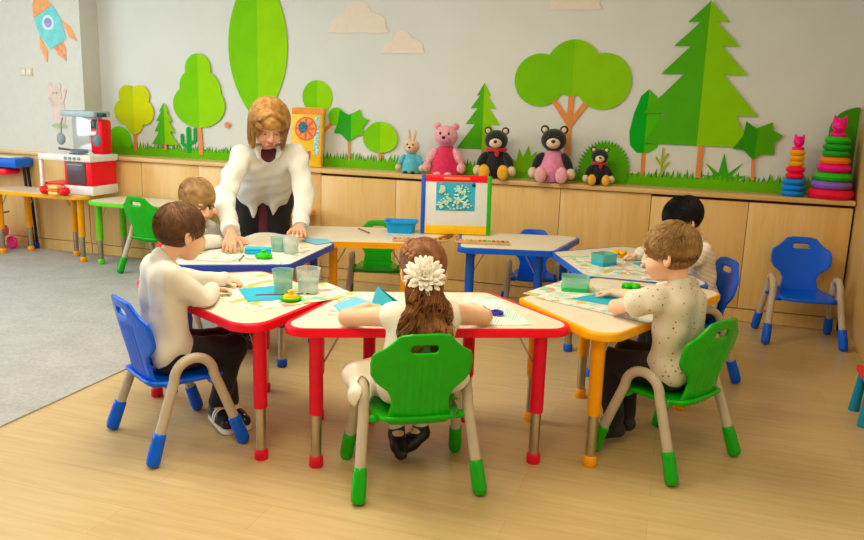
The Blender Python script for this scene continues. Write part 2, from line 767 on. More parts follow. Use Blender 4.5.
t = decal('tree_sticker', 'tall pointed oval green tree rising behind the teacher to the top of the photo', -3.398, 1.75, [[(.272 * math.cos(a) * (1 - .06 * math.sin(a) ** 2), .52 * math.sin(a) * (1.0 + .12 * abs(math.sin(a)) ** 6) + .08) for a in np.linspace(0, 2 * PI, 60, endpoint=False)]], GRN, [bar((0, -.42), (0, -.85), .035)])
decal('tree_sticker', 'yellow-green round-lobed tree left of the others, above the toy kitchen', -4.63, 1.28,
      [circ(-.06, .12, .09), circ(.075, .115, .095), circ(-.1, -.02, .105), circ(.1, -.02, .108), circ(0, -.01, .15), circ(0, -.12, .09)], YGR, [bar((0, -.1), (0, -.36), .035)])
decal('tree_sticker', 'small green fir tree between the yellow-green tree and the cactus', -4.315, 1.16,
      pine([(.05, .11, 0, .19), (.085, .03, .028, 0), (.105, -.06, .045, 0), (.135, -.17, .055, 0)]), GRN2, [bar((0, -.17), (0, -.22), .03)])
decal('bush_sticker', 'round green bush right beside the toy kitchen', -4.80, 1.0, [circ(0, 0, .13)], two_tone('sticker_bush', '#7DCB1C', '#7DCB1C'))
decal('cactus_sticker', 'dark green cactus with two arms on the mural', -4.08, 1.03,
      [bar((0, -.1), (0, .1), .045), circ(0, .1, .0225), bar((-.065, -.03), (-.065, .045), .032), bar((-.065, -.03), (0, -.045), .03), bar((.065, 0), (.065, .1), .032), bar((.065, 0), (0, -.02), .03), circ(-.065, .045, .016), circ(.065, .1, .016)], two_tone('sticker_cactus', '#2E9B45', '#2E9B45'))
decal('tree_sticker', 'tall green tree with three stacked lobes left of the teacher', -3.967, 1.42,
      [circ(.0, .22, .125, .125), circ(-.01, .07, .175, .16), circ(0, -.08, .255, .19), circ(0.02, .02, .2)], GRN, [bar((-.005, -.2), (.01, -.5), .04)])
decal('flower_sticker', 'tiny orange flower spot left of the teacher', -3.692, 1.183, [circ(0, 0, .026)], M_TRUNK)
decal('tree_sticker', 'round lollipop green tree right above the yellow game box', -2.862, 1.437, [circ(0, 0, .133)], GRN, [bar((.02, -.1), (.0, -.45), .03), bar((.012, -.32), (.14, -.19), .028)])
decal('leaf_sticker', 'small round green leaf at the end of the branch by the game box', -2.69, 1.288, [circ(0, 0, .072)], two_tone('sticker_leaf', '#7CC417', '#7CC417'))


def star(n, r0, r1, a0=PI / 2, sx=1., sy=1.):
    return [(sx * (r0 if i % 2 == 0 else r1) * math.cos(a0 + PI * i / n), sy * (r0 if i % 2 == 0 else r1) * math.sin(a0 + PI * i / n)) for i in range(2 * n)]


MAP = [(-.02, .085), (-.10, .12), (-.115, .02), (-.15, -.06), (-.09, -.065), (-.02, -.13), (.05, -.08), (.11, -.07), (.1, -.01), (.155, .05), (.09, .075), (.075, .13)]
decal('tree_sticker', 'small maple-leaf shaped tree left of the egg-shaped tree', -2.56, 1.22, [MAP], GRN3, [bar((-.02, -.1), (-.012, -.28), .018)])
decal('tree_sticker', 'egg-shaped green tree right of the small maple-leaf tree', -2.305, 1.14,
      [[(.145 * math.cos(a) * (1 - .12 * math.sin(a)), .122 * math.sin(a)) for a in np.linspace(0, 2 * PI, 48, endpoint=False)]], GRN, [bar((0, -.1), (0, -.17), .025)])
decal('tree_sticker', 'middle-sized green fir tree between the pink and the black plush bears', -1.475, 1.32,
      pine([(.055, .165, 0, .26), (.10, .07, .03, 0), (.135, -.05, .045, 0), (.2, -.235, .06, 0)]), GRN2, [bar((.01, -.23), (.01, -.35), .025)])
decal('tree_sticker', 'wide green tree of three round clouds on a forked orange trunk', -.815, 1.64,
      [circ(-.24, -.03, .19), circ(.0, .06, .20), circ(.22, -.03, .2), [(-.2, -.2), (-.08, -.12), (.06, -.12), (.2, -.2), (.2, .05), (-.2, .05)]], BIG,
      [bar((.0, -.1), (-.01, -.46), .042), bar((-.01, -.46), (.0, -.66), .045), bar((-.005, -.34), (-.13, -.17), .04), bar((0, -.34), (.12, -.17), .04)])
decal('plant_sticker', 'small spiky green plant between the black and the pink bears', -1.13, .99,
      [[(-.15, -.06), (-.11, .0), (-.13, .05), (-.07, .02), (-.05, .12), (-.02, .05), (.02, .14), (.04, .06), (.08, .10), (.085, .03), (.14, .04), (.12, -.01), (.16, -.06)]], two_tone('sticker_spike', '#7DB61E', '#7DB61E'))
decal('bush_sticker', 'round prickly green bush behind the smallest black bear', -.545, .985,
      [[(r * math.cos(a), r * math.sin(a) * 1.1) for i, a in enumerate(np.linspace(-.5, PI + .5, 61)) for r in [.165 if i % 2 else .195]]], two_tone('sticker_prick', '#5FA518', '#5FA518'))
decal('tree_sticker', 'narrow dark green leaf-shaped tree right of the forked tree', -.272, 1.315,
      [[(0, .25), (.06, .2), (.1, .07), (.105, -.06), (.09, -.16), (.03, -.2), (-.05, -.2), (-.1, -.15), (-.112, -.05), (-.09, .08), (-.05, .2)]], DKG, [bar((0, -.19), (.005, -.36), .03)])
decal('plant_sticker', 'thin yellow-green sprig beside the dark leaf-shaped tree', -.14, 1.06,
      [bar((0, -.1), (0, .1), .012), bar((0, -.06), (.05, 0), .014), bar((0, -.03), (-.045, .03), .014), bar((0, .0), (.04, .06), .013)], two_tone('sticker_sprig', '#A5B51C', '#A5B51C'))
decal('tree_sticker', 'tallest fir tree of the mural on the right half of the wall', .085, 1.66,
      pine([(.135, .36, 0, .50), (.215, .2, .05, 0), (.285, 0.01, .1, 0), (.385, -.265, .13, 0), (.46, -.475, .26, 0)][:4] + [(.36, -.475, .24, 0)]), GRN2, [bar((.03, -.47), (.03, -.70), .035)])
decal('tree_sticker', 'maple-leaf shaped tree right of the tallest fir', .485, 1.235,
      [[(-.02, .085), (-.09, .13), (-.1, .03), (-.16, -.06), (-.09, -.065), (-.02, -.13), (.03, -.09), (.11, -.09), (.105, -.01), (.155, .04), (.085, .075), (.08, .13)]], two_tone('sticker_maple_dark', '#3E8A1C', '#5A9A12', -.01), [bar((-.02, -.1), (-.008, -.27), .022)])
decal('plant_sticker', 'spiky agave plant at the foot of the tallest fir', .285, 1.0,
      [[(-.05, -.06), (-.15, -.02), (-.06, -.02), (-.13, .07), (-.035, .0), (-.01, .14), (.03, .0), (.12, .08), (.05, -.02), (.15, -.01), (.06, -.06)]], two_tone('sticker_agave', '#4FA02C', '#4FA02C'))
decal('tree_sticker', 'green arched tree at the right end behind the tall ring tower', 1.04, 1.2, [[(-.12, -.25)] + [(.05 + .17 * math.cos(a), .12 + .16 * math.sin(a)) for a in np.linspace(PI, PI / 2, 16)] + [(.05, -.25)]], two_tone('sticker_arch', '#4E8E1A', '#4E8E1A'))
# grass border
pts = [(PX + .01, 0), (1.09, 0)]
x = 1.09
rg = random.Random(3)
top = []
while x > PX + .03:
    top.append((x, .062 + rg.uniform(-.006, .008)))
    h = rg.uniform(.075, .125)
    top.append((x - .012, h))
    x -= rg.uniform(.02, .045)
    top.append((x + .006, .062 + rg.uniform(-.006, .006)))
top.append((PX + .01, .06))
g = upright([pts + top], .002)
go = g.build('grass_border', two_tone('sticker_grass', '#72B41C', '#72B41C'), loc=(0, WY - .003, .884), smooth=0)
tag(go, 'strip of green grass printed along the wall above the shelf top', 'wall sticker')
x = 1.085
top = []
while x > PX + .03:
    top += [(x, .05), (x - rg.uniform(-.004, .02), rg.uniform(.085, .135))]
    x -= rg.uniform(.016, .03)
    top.append((x, .05))
upright([[(PX + .02, .01), (1.085, .01)] + top], .001).build('dark_blade', two_tone('sticker_blade', '#3D8F2C', '#3D8F2C'), go, loc=(0, .0015, 0), smooth=0)
# pale clouds
M_CLOUD = M('sticker_cloud', '#EBDCCB', .6, var=.01)
for nm, lab, cx, cz, s in (('cloud_sticker', 'pale cloud high on the wall right of the tall oval tree', -2.52, 2.0, 1.),
                           ('cloud_sticker', 'smaller pale cloud right of and below the first one', -2.14, 1.83, .7),
                           ('cloud_sticker', 'faint pinkish cloud at the top edge above the forked tree', -.84, 2.15, .75)):
    t = tag(upright([circ(-.13 * s, 0, .1 * s, .07 * s), circ(.0, .06 * s, .12 * s), circ(.13 * s, .01, .11 * s, .08 * s), [(-.26 * s, -.06 * s), (.27 * s, -.06 * s), (.2 * s, .04 * s), (-.2 * s, .04 * s)]], .001).build('cloud_sticker', M_CLOUD, loc=(cx, WY, cz), smooth=0), lab, 'wall sticker', 'pale clouds on the back wall')

# stickers on the pier
PYF = 5.698
t = thing('rocket_sticker', 'orange and turquoise rocket sticker on the left pier of wall', 'wall sticker', (-5.30, PYF, 1.99))
rot = Matrix.Rotation(math.radians(33), 4, 'Y')


def up2(polys, z, m):
    g = G()
    for p in polys:
        g.prism(p, z, z + .001, mat=m @ RX if False else RX)
    return g


def rp(polys, deg=28, dx=0, dy=0):
    a = math.radians(deg)
    return [[(x * math.cos(a) - y * math.sin(a) + dx, x * math.sin(a) + y * math.cos(a) + dy) for x, y in p] for p in polys]


upright(rp([[(-.1, -.2), (.1, -.2), (.135, -.03), (.12, .1), (-.12, .1), (-.135, -.03)]]), .001).build('hull', M('sticker_turq', '#6FD3D6', .5, var=.05), t, smooth=0)
upright(rp([[(-.118, .105), (.118, .105), (.07, .2), (0, .27), (-.07, .2)]]), .001).build('nose_cone', M('sticker_peach', '#F3A45C', .5, var=.05), t, smooth=0)
upright(rp([[(-.14, -.05), (-.19, -.14), (-.19, -.28), (-.13, -.2)]]), .001).build('fin', MATS['sticker_peach'], t, smooth=0)
upright(rp([[(.14, -.05), (.19, -.14), (.19, -.28), (.13, -.2)]]), .001).build('fin', MATS['sticker_peach'], t, smooth=0)
upright(rp([[(-.06, -.205), (.06, -.205), (.05, -.27), (.0, -.36), (-.05, -.27)]]), .001).build('flame', M('sticker_flame', '#F2955C', .5, var=.15, nscale=30), t, smooth=0)
upright(rp([circ(0, 0, .062)]), .0018).build('porthole', M('sticker_ring', '#CDEBEF', .5), t, smooth=0)
upright(rp([circ(0, 0, .04)]), .0024).build('porthole_glass', M('sticker_lilac', '#9B8FC4', .5, var=.15), t, smooth=0)
t = thing('animal_sticker', 'pale pinkish animal sticker standing on a green patch, left of the toy kitchen', 'wall sticker', (-5.25, PYF, 1.29))
upright([[(-.05, -.17), (.06, -.17), (.075, -.05), (.06, .05), (-.03, .07), (-.065, .0)], circ(-.03, .10, .07), circ(-.075, .165, .022, .035), circ(.02, .165, .022, .035), bar((.04, .02), (.09, .15), .03), bar((-.06, .0), (-.09, .08), .03)], .001).build('figure', M('sticker_pale', '#DCC3B6', .5, var=.06, nscale=12), t, smooth=0)
upright([circ(.0, -.17, .085, .022)], .0015).build('green_patch', M('sticker_sage', '#A9BE86', .5), t, smooth=0)
upright([circ(-.045, .11, .007), circ(-.01, .11, .007)], .002).build('face_marks', M('sticker_brown', '#8C6A5C', .5), t, smooth=0)
t = thing('light_switch', 'small beige double light switch on the pier below the rocket', 'switch', (-5.57, PYF, 1.575))
G().box((0, 0, 0), (.135, .012, .07), .004).build('plate', M('switch_cream', '#D9CFB6', .4), t)
for k in (-1, 1):
    G().box((k * .032, -.008, 0), (.05, .008, .05), .002).build('rocker', M('switch_rocker', '#E4DAC4', .35), t)

# ================================================================== TABLES
M_TOP = M('table_laminate', '#EADFC9', .35, var=.015)
M_CHROME = M('brushed_tube', '#B9AD98', .28, 1.0, var=.05)
RED, YEL, BLU, GRE = plastic('red_trim', '#E80A30'), plastic('yellow_trim', '#FFB414'), plastic('blue_trim', '#2B63BE'), plastic('green_trim', '#74CA34')
VIO = plastic('violet_blue_trim', '#3A57B4')
LRED, LYEL = plastic('crimson_leg', '#CB0A36'), plastic('amber_leg', '#F2A81C')
LBLU = plastic('blue_leg', '#1E5FC0')


def table(label, mid, phi, z, edge, legm, L=1.2, s=.71, h=.6, legs=None, ro=.11, ri=.05, group='trapezoid activity tables', upper=.36, z0=0., shape=None):
    t = thing('activity_table', label, 'table', (mid[0], mid[1], z0), math.radians(phi - 90), group)
    pts = [(-L / 2, .05), (L / 2, .05), (s / 2, .05 - h), (-s / 2, .05 - h)][::-1]
    pts = shape or pts
    out = rpoly(pts, [ri, ri, ro, ro])
    G().prism(out, z - .036, z - .001, .009, seg=3).build('edge_band', edge, t)
    ins = rpoly([(p[0] * (1 - .02 / abs(p[0])), p[1] + (-.008 if p[1] > 0 else .008)) for p in pts], [ri, ri, ro, ro])
    G().prism(ins, z - .02, z, .0015, seg=1).build('tabletop', M_TOP, t)
    for lx, ly in legs or [(-.4375, 0), (.4375, 0), (-.2225, -.434), (.2225, -.434)]:
        ztop = z - .035
        zs = ztop * (1 - upper * 1.66)
        lg = G().lathe([(0, zs), (.026, zs), (.0275, zs + .006), (.0275, ztop - .01), (.034, ztop), (0, ztop)], 20).build('leg', legm, t, loc=(lx, ly, 0))
        g = G().lathe([(0, .03), (.021, .03), (.021, zs + .02), (0, zs + .02)], 18)
        g.build('leg_tube', M_CHROME, lg)
        G().lathe([(0, 0), (.024, 0), (.028, .006), (.028, .036), (.023, .045), (0, .045)], 18).build('leg_foot', legm, lg)
        sx = -1 if lx > 0 else 1
        G().tube([(.02 * sx, 0, ztop - .13), (.09 * sx, 0, ztop - .002)], .004, 6).build('brace', M_CHROME, lg)
    return t


ZT = .58
table('red-edged table in front where the girl with the white flower sits', (-.868, 2.792), -66.5, ZT, RED, LRED, L=1.19, s=.66, h=.595, ro=.07)
table('red-edged table at left where the brown-haired boy sits', (-1.922, 2.767), -119, ZT, RED, LRED, L=1.10, s=.62, h=.58, ro=.09, legs=[(-.45, -.055), (.45, -.03), (-.262, -.465), (.19, -.465)])
table('violet-blue-edged table the teacher leans on, behind the left red table', (-2.41, 3.81), 184.5, .592, VIO, plastic('navy_leg', '#2147A8'), L=1.16, s=.69, h=.58, ro=.07)
table('amber-edged table at the back left of the ring holding the blue basin', (-1.945, 4.875), 108.8, ZT, LYEL, LYEL, L=1.16, s=.68, h=.59, ro=.07)
table('bright blue-edged table at the back of the ring in front of a blue chair', (-1.08, 5.07), 104.1, ZT, LBLU, LBLU, shape=[(-.30, -.55), (.29, -.55), (.52, .05), (-.30, .05)], legs=[(-.22, -.03), (.40, -.03), (-.22, -.46), (.20, -.46)], ro=.06)
table('blue-edged table at the right where the dark-haired boy sits', (-.06, 4.50), 24, ZT, BLU, LBLU, L=1.17, s=.67, h=.59, ro=.08)
table('yellow-edged table at the right front where the boy in the spotted shirt sits', (-.014, 3.437), -24.5, ZT, YEL, LYEL, L=1.17, s=.67, h=.59, ro=.08, legs=[(-.385, -.058), (.47, -.04), (-.17, -.48), (.265, -.48)])
# tables along the wall
table('yellow-edged table at the far left carrying the toy kitchen', (-5.19, 5.30), -90, .57, YEL, LYEL, L=1.14, s=.98, h=.33, z0=.008, legs=[(-.43, -.04), (.43, -.04), (-.2, -.22), (.3, -.22)], group='tables along the back wall')
table('bright green-edged table beside the toy kitchen, a green chair pushed to it', (-4.10, 5.26), -90, .545, GRE, GRE, L=1.08, s=.95, h=.42, z0=.008, legs=[(-.47, -.07), (.47, -.07), (-.42, -.3), (.42, -.3)], group='tables along the back wall')
table('low amber-edged table by the cabinets right behind the teacher', (-3.085, 5.28), -90, .555, LYEL, LYEL, L=.76, s=.70, h=.42, z0=.0085, legs=[(-.3, -.05), (.3, -.05), (-.28, -.3), (.28, -.3)], group='tables along the back wall', ro=.06)


# ================================================================== CHAIRS
def sdf_poly(X, Y, pts):
    d = np.full(np.broadcast(X, Y).shape, 1e9)
    s = np.ones_like(d)
    n = len(pts)
    for i in range(n):
        ax, ay = pts[i]
        bx, by = pts[i - 1]
        ex, ey = bx - ax, by - ay
        wx, wy = X - ax, Y - ay
        t = np.clip((wx * ex + wy * ey) / (ex * ex + ey * ey), 0, 1)
        d = np.minimum(d, (wx - ex * t) ** 2 + (wy - ey * t) ** 2)
        c1, c2, c3 = Y >= ay, Y < by, ex * wy > ey * wx
        s = np.where((c1 & c2 & c3) | (~c1 & ~c2 & ~c3), -s, s)
    return s * np.sqrt(d)


def backrest_mesh():
    vol = Vol((-.215, -.30, .25), (.215, -.05, .66), .0042)
    sl, X, Y, Z = vol._box(vol.lo, vol.lo + vol.h * vol.n)
    half = [(.125, -.015), (.112, .04), (.105, .085), (.12, .12), (.165, .155), (.184, .185), (.186, .235), (.178, .27), (.14, .292), (.112, .318), (.09, .343), (.05, .35)]
    pts = rpoly(half + [(-x, y) for x, y in half[::-1]], .02, 3)
    zz = Z - .285
    d2 = sdf_poly(X, zz, pts)
    hole = sdf_poly(X, zz, rpoly([(-.052, .275), (.052, .275), (.045, .305), (-.045, .305)], .012, 4))
    y0 = -.135 - .23 * zz + .9 * X ** 2 - .05 * np.clip(.06 - zz, 0, 1) ** 1
    rib = .0022 * np.cos(X * 2 * PI / .026) * (np.abs(X) < .085) * (zz < .25)
    dy = np.abs(Y - y0 - rib * (Y < y0)) - .0095
    d = np.maximum(np.maximum(d2, -hole), dy)
    # rounded rim
    a, b = np.maximum(d2, -hole) + .008, dy + .008
    d = np.minimum(np.maximum(a, b), 0) + np.sqrt(np.maximum(a, 0) ** 2 + np.maximum(b, 0) ** 2) - .008
    vol.D = d.astype(np.float32)
    V, F = vol.mesh(1)
    return me_from('backrest', V, F)


def seat_mesh():
    vol = Vol((-.24, -.21, .235), (.24, .22, .34), .0045)
    sl, X, Y, Z = vol._box(vol.lo, vol.lo + vol.h * vol.n)
    d2 = sdf_poly(X, Y, rpoly([(-.135, -.165), (.135, -.165), (.165, -.06), (.168, .152), (-.168, .152), (-.165, -.06)], .045, 5))
    z0 = .288 + .25 * X ** 2 - .9 * np.clip(Y - .09, 0, 1) ** 2 * 2 + 3.2 * np.clip(-.1 - Y, 0, 1) ** 2
    dz = np.abs(Z - z0) - .0105
    a, b = d2 + .009, dz + .009
    d = np.minimum(np.maximum(a, b), 0) + np.sqrt(np.maximum(a, 0) ** 2 + np.maximum(b, 0) ** 2) - .009
    vol.D = np.broadcast_to(d, vol.n).astype(np.float32).copy()
    for sx in (-1, 1):
        for sy in (-.085, .09):
            vol.cone((sx * .15, sy, .279), (sx * .20, sy, .279), .016, .014, .01)
    V, F = vol.mesh(1)
    return me_from('seat', V, F)


ME_BACK, ME_SEAT = backrest_mesh(), seat_mesh()


def arch_mesh(sx):
    pts = []
    yf, zr, rr = .19, .30, .082
    for k in range(7):
        f = k / 7
        pts.append((yf + (rr - yf) * f ** 1.05, zr * f))
    for k in range(15):
        a = PI * k / 14
        pts.append((rr * math.cos(a), zr + .078 * math.sin(a)))
    pts += [(-y, z) for y, z in pts[6::-1]]
    P3 = [(sx * (.226 - .03 * min(1, z / .3)), y, z + .02) for y, z in pts]
    return G().tube(P3, .0205, 14).mesh('side_arch', True)


def foot_mesh(sx, sy):
    def at(z):
        f = (z - .02) / .30
        y = .19 + (.082 - .19) * (f ** 1.05 if f > 0 else f)
        return Vector((sx * (.226 - .03 * (z - .02) / .3), sy * y, z))
    zs = [.0, .002, .008, .018, .03, .055, .08, .105, .119, .123]
    return G().tube([tuple(at(z)) for z in zs], [.012, .018, .0245, .0272, .0278, .0275, .0268, .026, .0255, .022], 18).mesh('leg_cap', 60)


ME_ARCH = {s: arch_mesh(s) for s in (-1, 1)}
ME_FOOT = {(a, b): foot_mesh(a, b) for a in (-1, 1) for b in (-1, 1)}
M_ARCH = M('taupe_tube', '#C3B49E', .4, var=.03, Specular_IOR_Level=.3)
CB, CG, CR = plastic('blue_chair_plastic', '#0F5FD2', .2), plastic('green_chair_plastic', '#23A018', .2), plastic('red_chair_plastic', '#E0342F', .3)


def chair(label, x, y, deg, mat, s=1., z0=0.):
    t = thing('child_chair', label, 'chair', (x, y, z0 + .004), math.radians(deg - 90), 'small plastic children chairs')
    t.scale = (s, s, s)
    link('backrest', ME_BACK, mat, t)
    link('seat', ME_SEAT, mat, t)
    for s in (-1, 1):
        a = link('side_arch', ME_ARCH[s], M_ARCH, t)
        for u in (-1, 1):
            link('leg_cap', ME_FOOT[(s, u)], mat, a)
    return t


chair('green plastic chair the girl with the white flower sits on', -.894, 2.671, 120, CG)
chair('blue plastic chair the brown-haired boy sits on at the left', -1.938, 2.657, 58, CB)
chair('green plastic chair the boy in the spotted shirt sits on at the right', .038, 3.252, 147, CG)
chair('empty blue plastic chair standing against the cabinets at the right', .81, 5.37, -85, CB)
chair('blue plastic chair the dark-haired boy sits on', .11, 4.43, 206, CB)
chair('red plastic chair the blond boy beside the teacher sits on', -2.615, 3.80, 5.5, CR, .9, .0085)
chair('empty green plastic chair behind the amber table, mostly under it', -2.0, 5.10, -71, CG, .90)
chair('empty blue plastic chair behind the bright blue table, mostly under it', -.92, 5.34, -76, CB, .875)
chair('empty green plastic chair with its back to us at the green table', -3.94, 5.25, 80, CG, 1., .0085)


# ================================================================== THINGS ON THE TABLES
def newsprint(name, base, cols, seed, sc=25., ink='#8E938C'):
    t = NT(name)
    v = t.coord('Object', (1, 1, 1), (0, 0, seed * .37))
    vo = t.n('ShaderNodeTexVoronoi', distance='CHEBYCHEV')
    vo.inputs['Scale'].default_value = sc
    vo.inputs['Randomness'].default_value = .75
    off = t.n('ShaderNodeVectorMath', operation='ADD')
    t.l(v, off.inputs[0])
    off.inputs[1].default_value = (seed * 3.1, seed * 1.7, 0)
    t.l(off.outputs[0], vo.inputs['Vector'])
    s = t.sep(vo.outputs['Color'])
    n = len(cols)
    stops = [(0, base)] + [(.36 + .64 * i / n, c) for i, c in enumerate(cols)]
    c = t.ramp(s[0], stops, 'CONSTANT')
    xy = t.sep(v)
    ln = t.math('SINE', t.math('MULTIPLY', xy[1], 620))
    ln = t.math('GREATER_THAN', ln, .25)
    wn = t.math('GREATER_THAN', t.noise(t.coord('Object', (90, 3, 1), (0, 0, seed * .37)), 1., 2), .42)
    gate = t.math('GREATER_THAN', s[1], .42)
    f = t.math('MULTIPLY', t.math('MULTIPLY', ln, wn), t.math('MULTIPLY', gate, .5))
    c = t.mix(f, c, ink)
    t.col(c)
    t.set(Roughness=.75)
    return t.m


NP = [newsprint('newsprint_a', '#EDE6D6', ['#BFD9C2', '#E9E2CE', '#D9B84E', '#DADFD6', '#A5CFAE'], 1),
      newsprint('newsprint_b', '#EEE9DC', ['#9FD1B4', '#E8E4D8', '#D8CBB0', '#DCA9A0', '#E9E3D0'], 2),
      newsprint('newsprint_c', '#EAE6D8', ['#A9D8BE', '#C6E2D2', '#E6DFCA', '#D7C067', '#E8E4D8'], 3),
      newsprint('newsprint_d', '#DCEDE3', ['#C5E3D6', '#D6ECE1', '#E6F1E6', '#B5D8CC', '#DDEBE0'], 4, 9., '#6E9AA0'),
      newsprint('newsprint_e', '#ECE6D8', ['#8CCBA4', '#E6DECC', '#E0C04C', '#9AD0B0', '#D9938F'], 5)]
PAPZ = {}


def sheet(name, label, cat, pts, mat, z, group=None, lift=0., th=.0012, rad=0):
    c = np.mean(np.array(pts), 0)
    q = [(p[0] - c[0], p[1] - c[1]) for p in pts]
    a = sum(q[i][0] * q[(i + 1) % len(q)][1] - q[(i + 1) % len(q)][0] * q[i][1] for i in range(len(q)))
    if a < 0:
        q = q[::-1]
    if rad:
        q = rpoly(q, rad, 4)
    return tag(G().prism(q, 0, th).build(name, mat, loc=(c[0], c[1], z + lift), smooth=0), label, cat, group)


def oriented(c, w, h, deg):
    a = math.radians(deg)
    return [(c[0] + x * math.cos(a) - y * math.sin(a), c[1] + x * math.sin(a) + y * math.cos(a)) for x, y in ((-w / 2, -h / 2), (w / 2, -h / 2), (w / 2, h / 2), (-w / 2, h / 2))]


NG = 'newspapers covering the tables'
Z1 = ZT + .0005
sheet('newspaper', 'printed newspaper under the turquoise folder on the left red table', 'newspaper', oriented((-1.73, 3.0), .56, .40, -28), NP[0], Z1, NG)
sheet('newspaper', 'printed newspaper at the inner end of the left red table under the clear cups', 'newspaper', oriented((-1.52, 3.04), .30, .36, -36), NP[4], Z1, NG, .0016)
sheet('newspaper', 'printed newspaper on the violet-blue table under the teacher\'s hands', 'newspaper', oriented((-2.13, 3.72), .42, .50, 5), NP[1], .5925, NG)
sheet('newspaper', 'printed newspaper at the outer edge of the violet-blue table by the blond boy', 'newspaper', oriented((-2.29, 3.62), .24, .42, 7), NP[2], .5925, NG, .0016)
sheet('newspaper', 'mint worksheet with blue lines right of the girl on the front table', 'newspaper', [(-.86, 3.27), (-.74, 3.345), (-.50, 2.955), (-.76, 2.83)], NP[3], Z1, NG)
sheet('newspaper', 'pale newspaper at the left end of the girl\'s table', 'newspaper', [(-1.385, 3.13), (-1.22, 3.15), (-1.12, 2.83), (-1.29, 2.76)], NP[1], Z1, NG)
sheet('newspaper', 'printed newspaper on the yellow table under the mint tub', 'newspaper', oriented((-.36, 3.56), .38, .46, 70), NP[4], Z1, NG)
sheet('newspaper', 'printed newspaper on the yellow table in front of the boy\'s forearm', 'newspaper', oriented((-.25, 3.45), .36, .56, 65), NP[2], Z1, NG, .0016)
sheet('newspaper', 'printed newspaper on the right blue table under the teal tub', 'newspaper', oriented((-.33, 4.33), .52, .40, -62), NP[0], Z1, NG)
sheet('newspaper', 'printed newspaper in front of the dark-haired boy', 'newspaper', oriented((-.16, 4.36), .62, .30, -60), NP[1], Z1, NG, .0016)

TUR = M('turquoise_card', '#1FB3D6', .55, var=.03)
SKY = M('sky_blue_card', '#74C3E6', .6, var=.03)
Z2 = ZT + .0034
sheet('paper_sheet', 'turquoise paper lying by the hand of the brown-haired boy at left', 'paper', [(-1.83, 2.985), (-1.72, 3.10), (-1.50, 2.93), (-1.68, 2.81)], TUR, Z2)
sheet('paper_sheet', 'turquoise paper on the yellow table by the boy in the spotted shirt', 'paper', [(-.42, 3.44), (-.20, 3.38), (-.10, 3.66), (-.26, 3.68)], TUR, Z2)
sheet('paper_sheet', 'turquoise paper in front of the dark-haired boy', 'paper', [(-.22, 4.43), (-.10, 4.26), (.02, 4.42), (-.08, 4.58)], TUR, Z2)
sheet('paper_sheet', 'sky blue paper on the front table beside the girl\'s left hand', 'paper', [(-1.33, 2.90), (-1.22, 2.77), (-1.15, 2.98), (-1.30, 3.06)], SKY, Z2)
sheet('paper_sheet', 'sky blue paper at the far tip of the violet-blue table', 'paper', [(-2.12, 4.16), (-1.97, 4.08), (-1.93, 4.2), (-2.0, 4.27), (-2.12, 4.25)], SKY, .5955)
t = thing('folded_card', 'turquoise folded card standing like a tent at the girl\'s left side', 'paper', (-1.14, 3.03, ZT))
g = G()
g.poly([(-.06, -.05, 0), (.05, -.05, 0), (-.04, .0, .075)]).poly([(-.06, .06, 0), (.05, .04, 0), (-.04, 0, .075)]).poly([(-.06, -.05, 0), (-.04, 0, .075), (-.06, .06, 0)])
o = g.build('card', TUR, t, rot=(0, 0, .4), smooth=0)
md = o.modifiers.new('thick', 'SOLIDIFY')
md.thickness = .0015
t = thing('paint_box', 'turquoise closed paint box beside the teacher\'s left hand on the violet-blue table', 'box', (-2.135, 3.69, .594), math.radians(22))
G().box((0, 0, .012), (.135, .05, .022), .004).build('box_bottom', plastic('turq_plastic', '#22AFD2'), t)
G().box((0, 0, .029), (.137, .052, .012), .004).build('lid', plastic('turq_lid', '#39BFE0'), t)


def clear(name, color, rough=.08, alpha=.35):
    if name in MATS:
        return MATS[name]
    t = NT(name)
    n = t.noise(t.coord('Object'), 12, 2)
    t.col(t.ramp(n, [(.3, shade(color, .97)), (.7, color)]))
    t.set(Roughness=rough, Alpha=alpha)
    MATS[name] = t.m
    return t.m


GLS, MINT, TEAL = clear('clear_plastic', '#EFF6F0', .08, .3), clear('mint_plastic', '#A6E0CB', .2, .42), clear('teal_plastic', '#5CC9C4', .2, .6)


def cup(label, x, y, z, r, h, mat, fill, group='water cups and tubs on the tables', square=False, water=None):
    t = thing('plastic_cup' if not square else 'plastic_tub', label, 'cup' if not square else 'tub', (x, y, z), RNG.uniform(0, 1), group)
    if square:
        a, b = rrect(2 * r, 1.7 * r, .012), rrect(2.1 * r, 1.8 * r, .014)
        g = G()
        n = len(a)
        lo = [g.bm.verts.new((p[0], p[1], .0)) for p in a]
        hi = [g.bm.verts.new((p[0], p[1], h)) for p in b]
        hi2 = [g.bm.verts.new((p[0] * .95, p[1] * .95, h)) for p in b]
        lo2 = [g.bm.verts.new((p[0] * .94, p[1] * .94, .004)) for p in a]
        for A, B in ((lo, hi), (hi, hi2), (hi2, lo2)):
            for i in range(n):
                j = (i + 1) % n
                g.bm.faces.new((A[i], A[j], B[j], B[i]))
        g.bm.faces.new(lo[::-1])
        g.bm.faces.new(lo2)
        g.build('tub_wall', mat, t)
        if fill:
            G().prism(rrect(2.06 * r, 1.76 * r, .014), .0002, h * .28).build('tub_base', fill, t)
    else:
        G().lathe([(0, 0), (r * .82, 0), (r * .86, .004), (r, h), (r + .003, h + .001), (r - .002, h), (r * .82, .006), (0, .006)], 28).build('cup_wall', mat, t)
        if fill:
            G().lathe([(0, .007), (r * .8, .007), (r * .88, h * .55), (0, h * .55)], 24).build('water', fill, t)
    return t


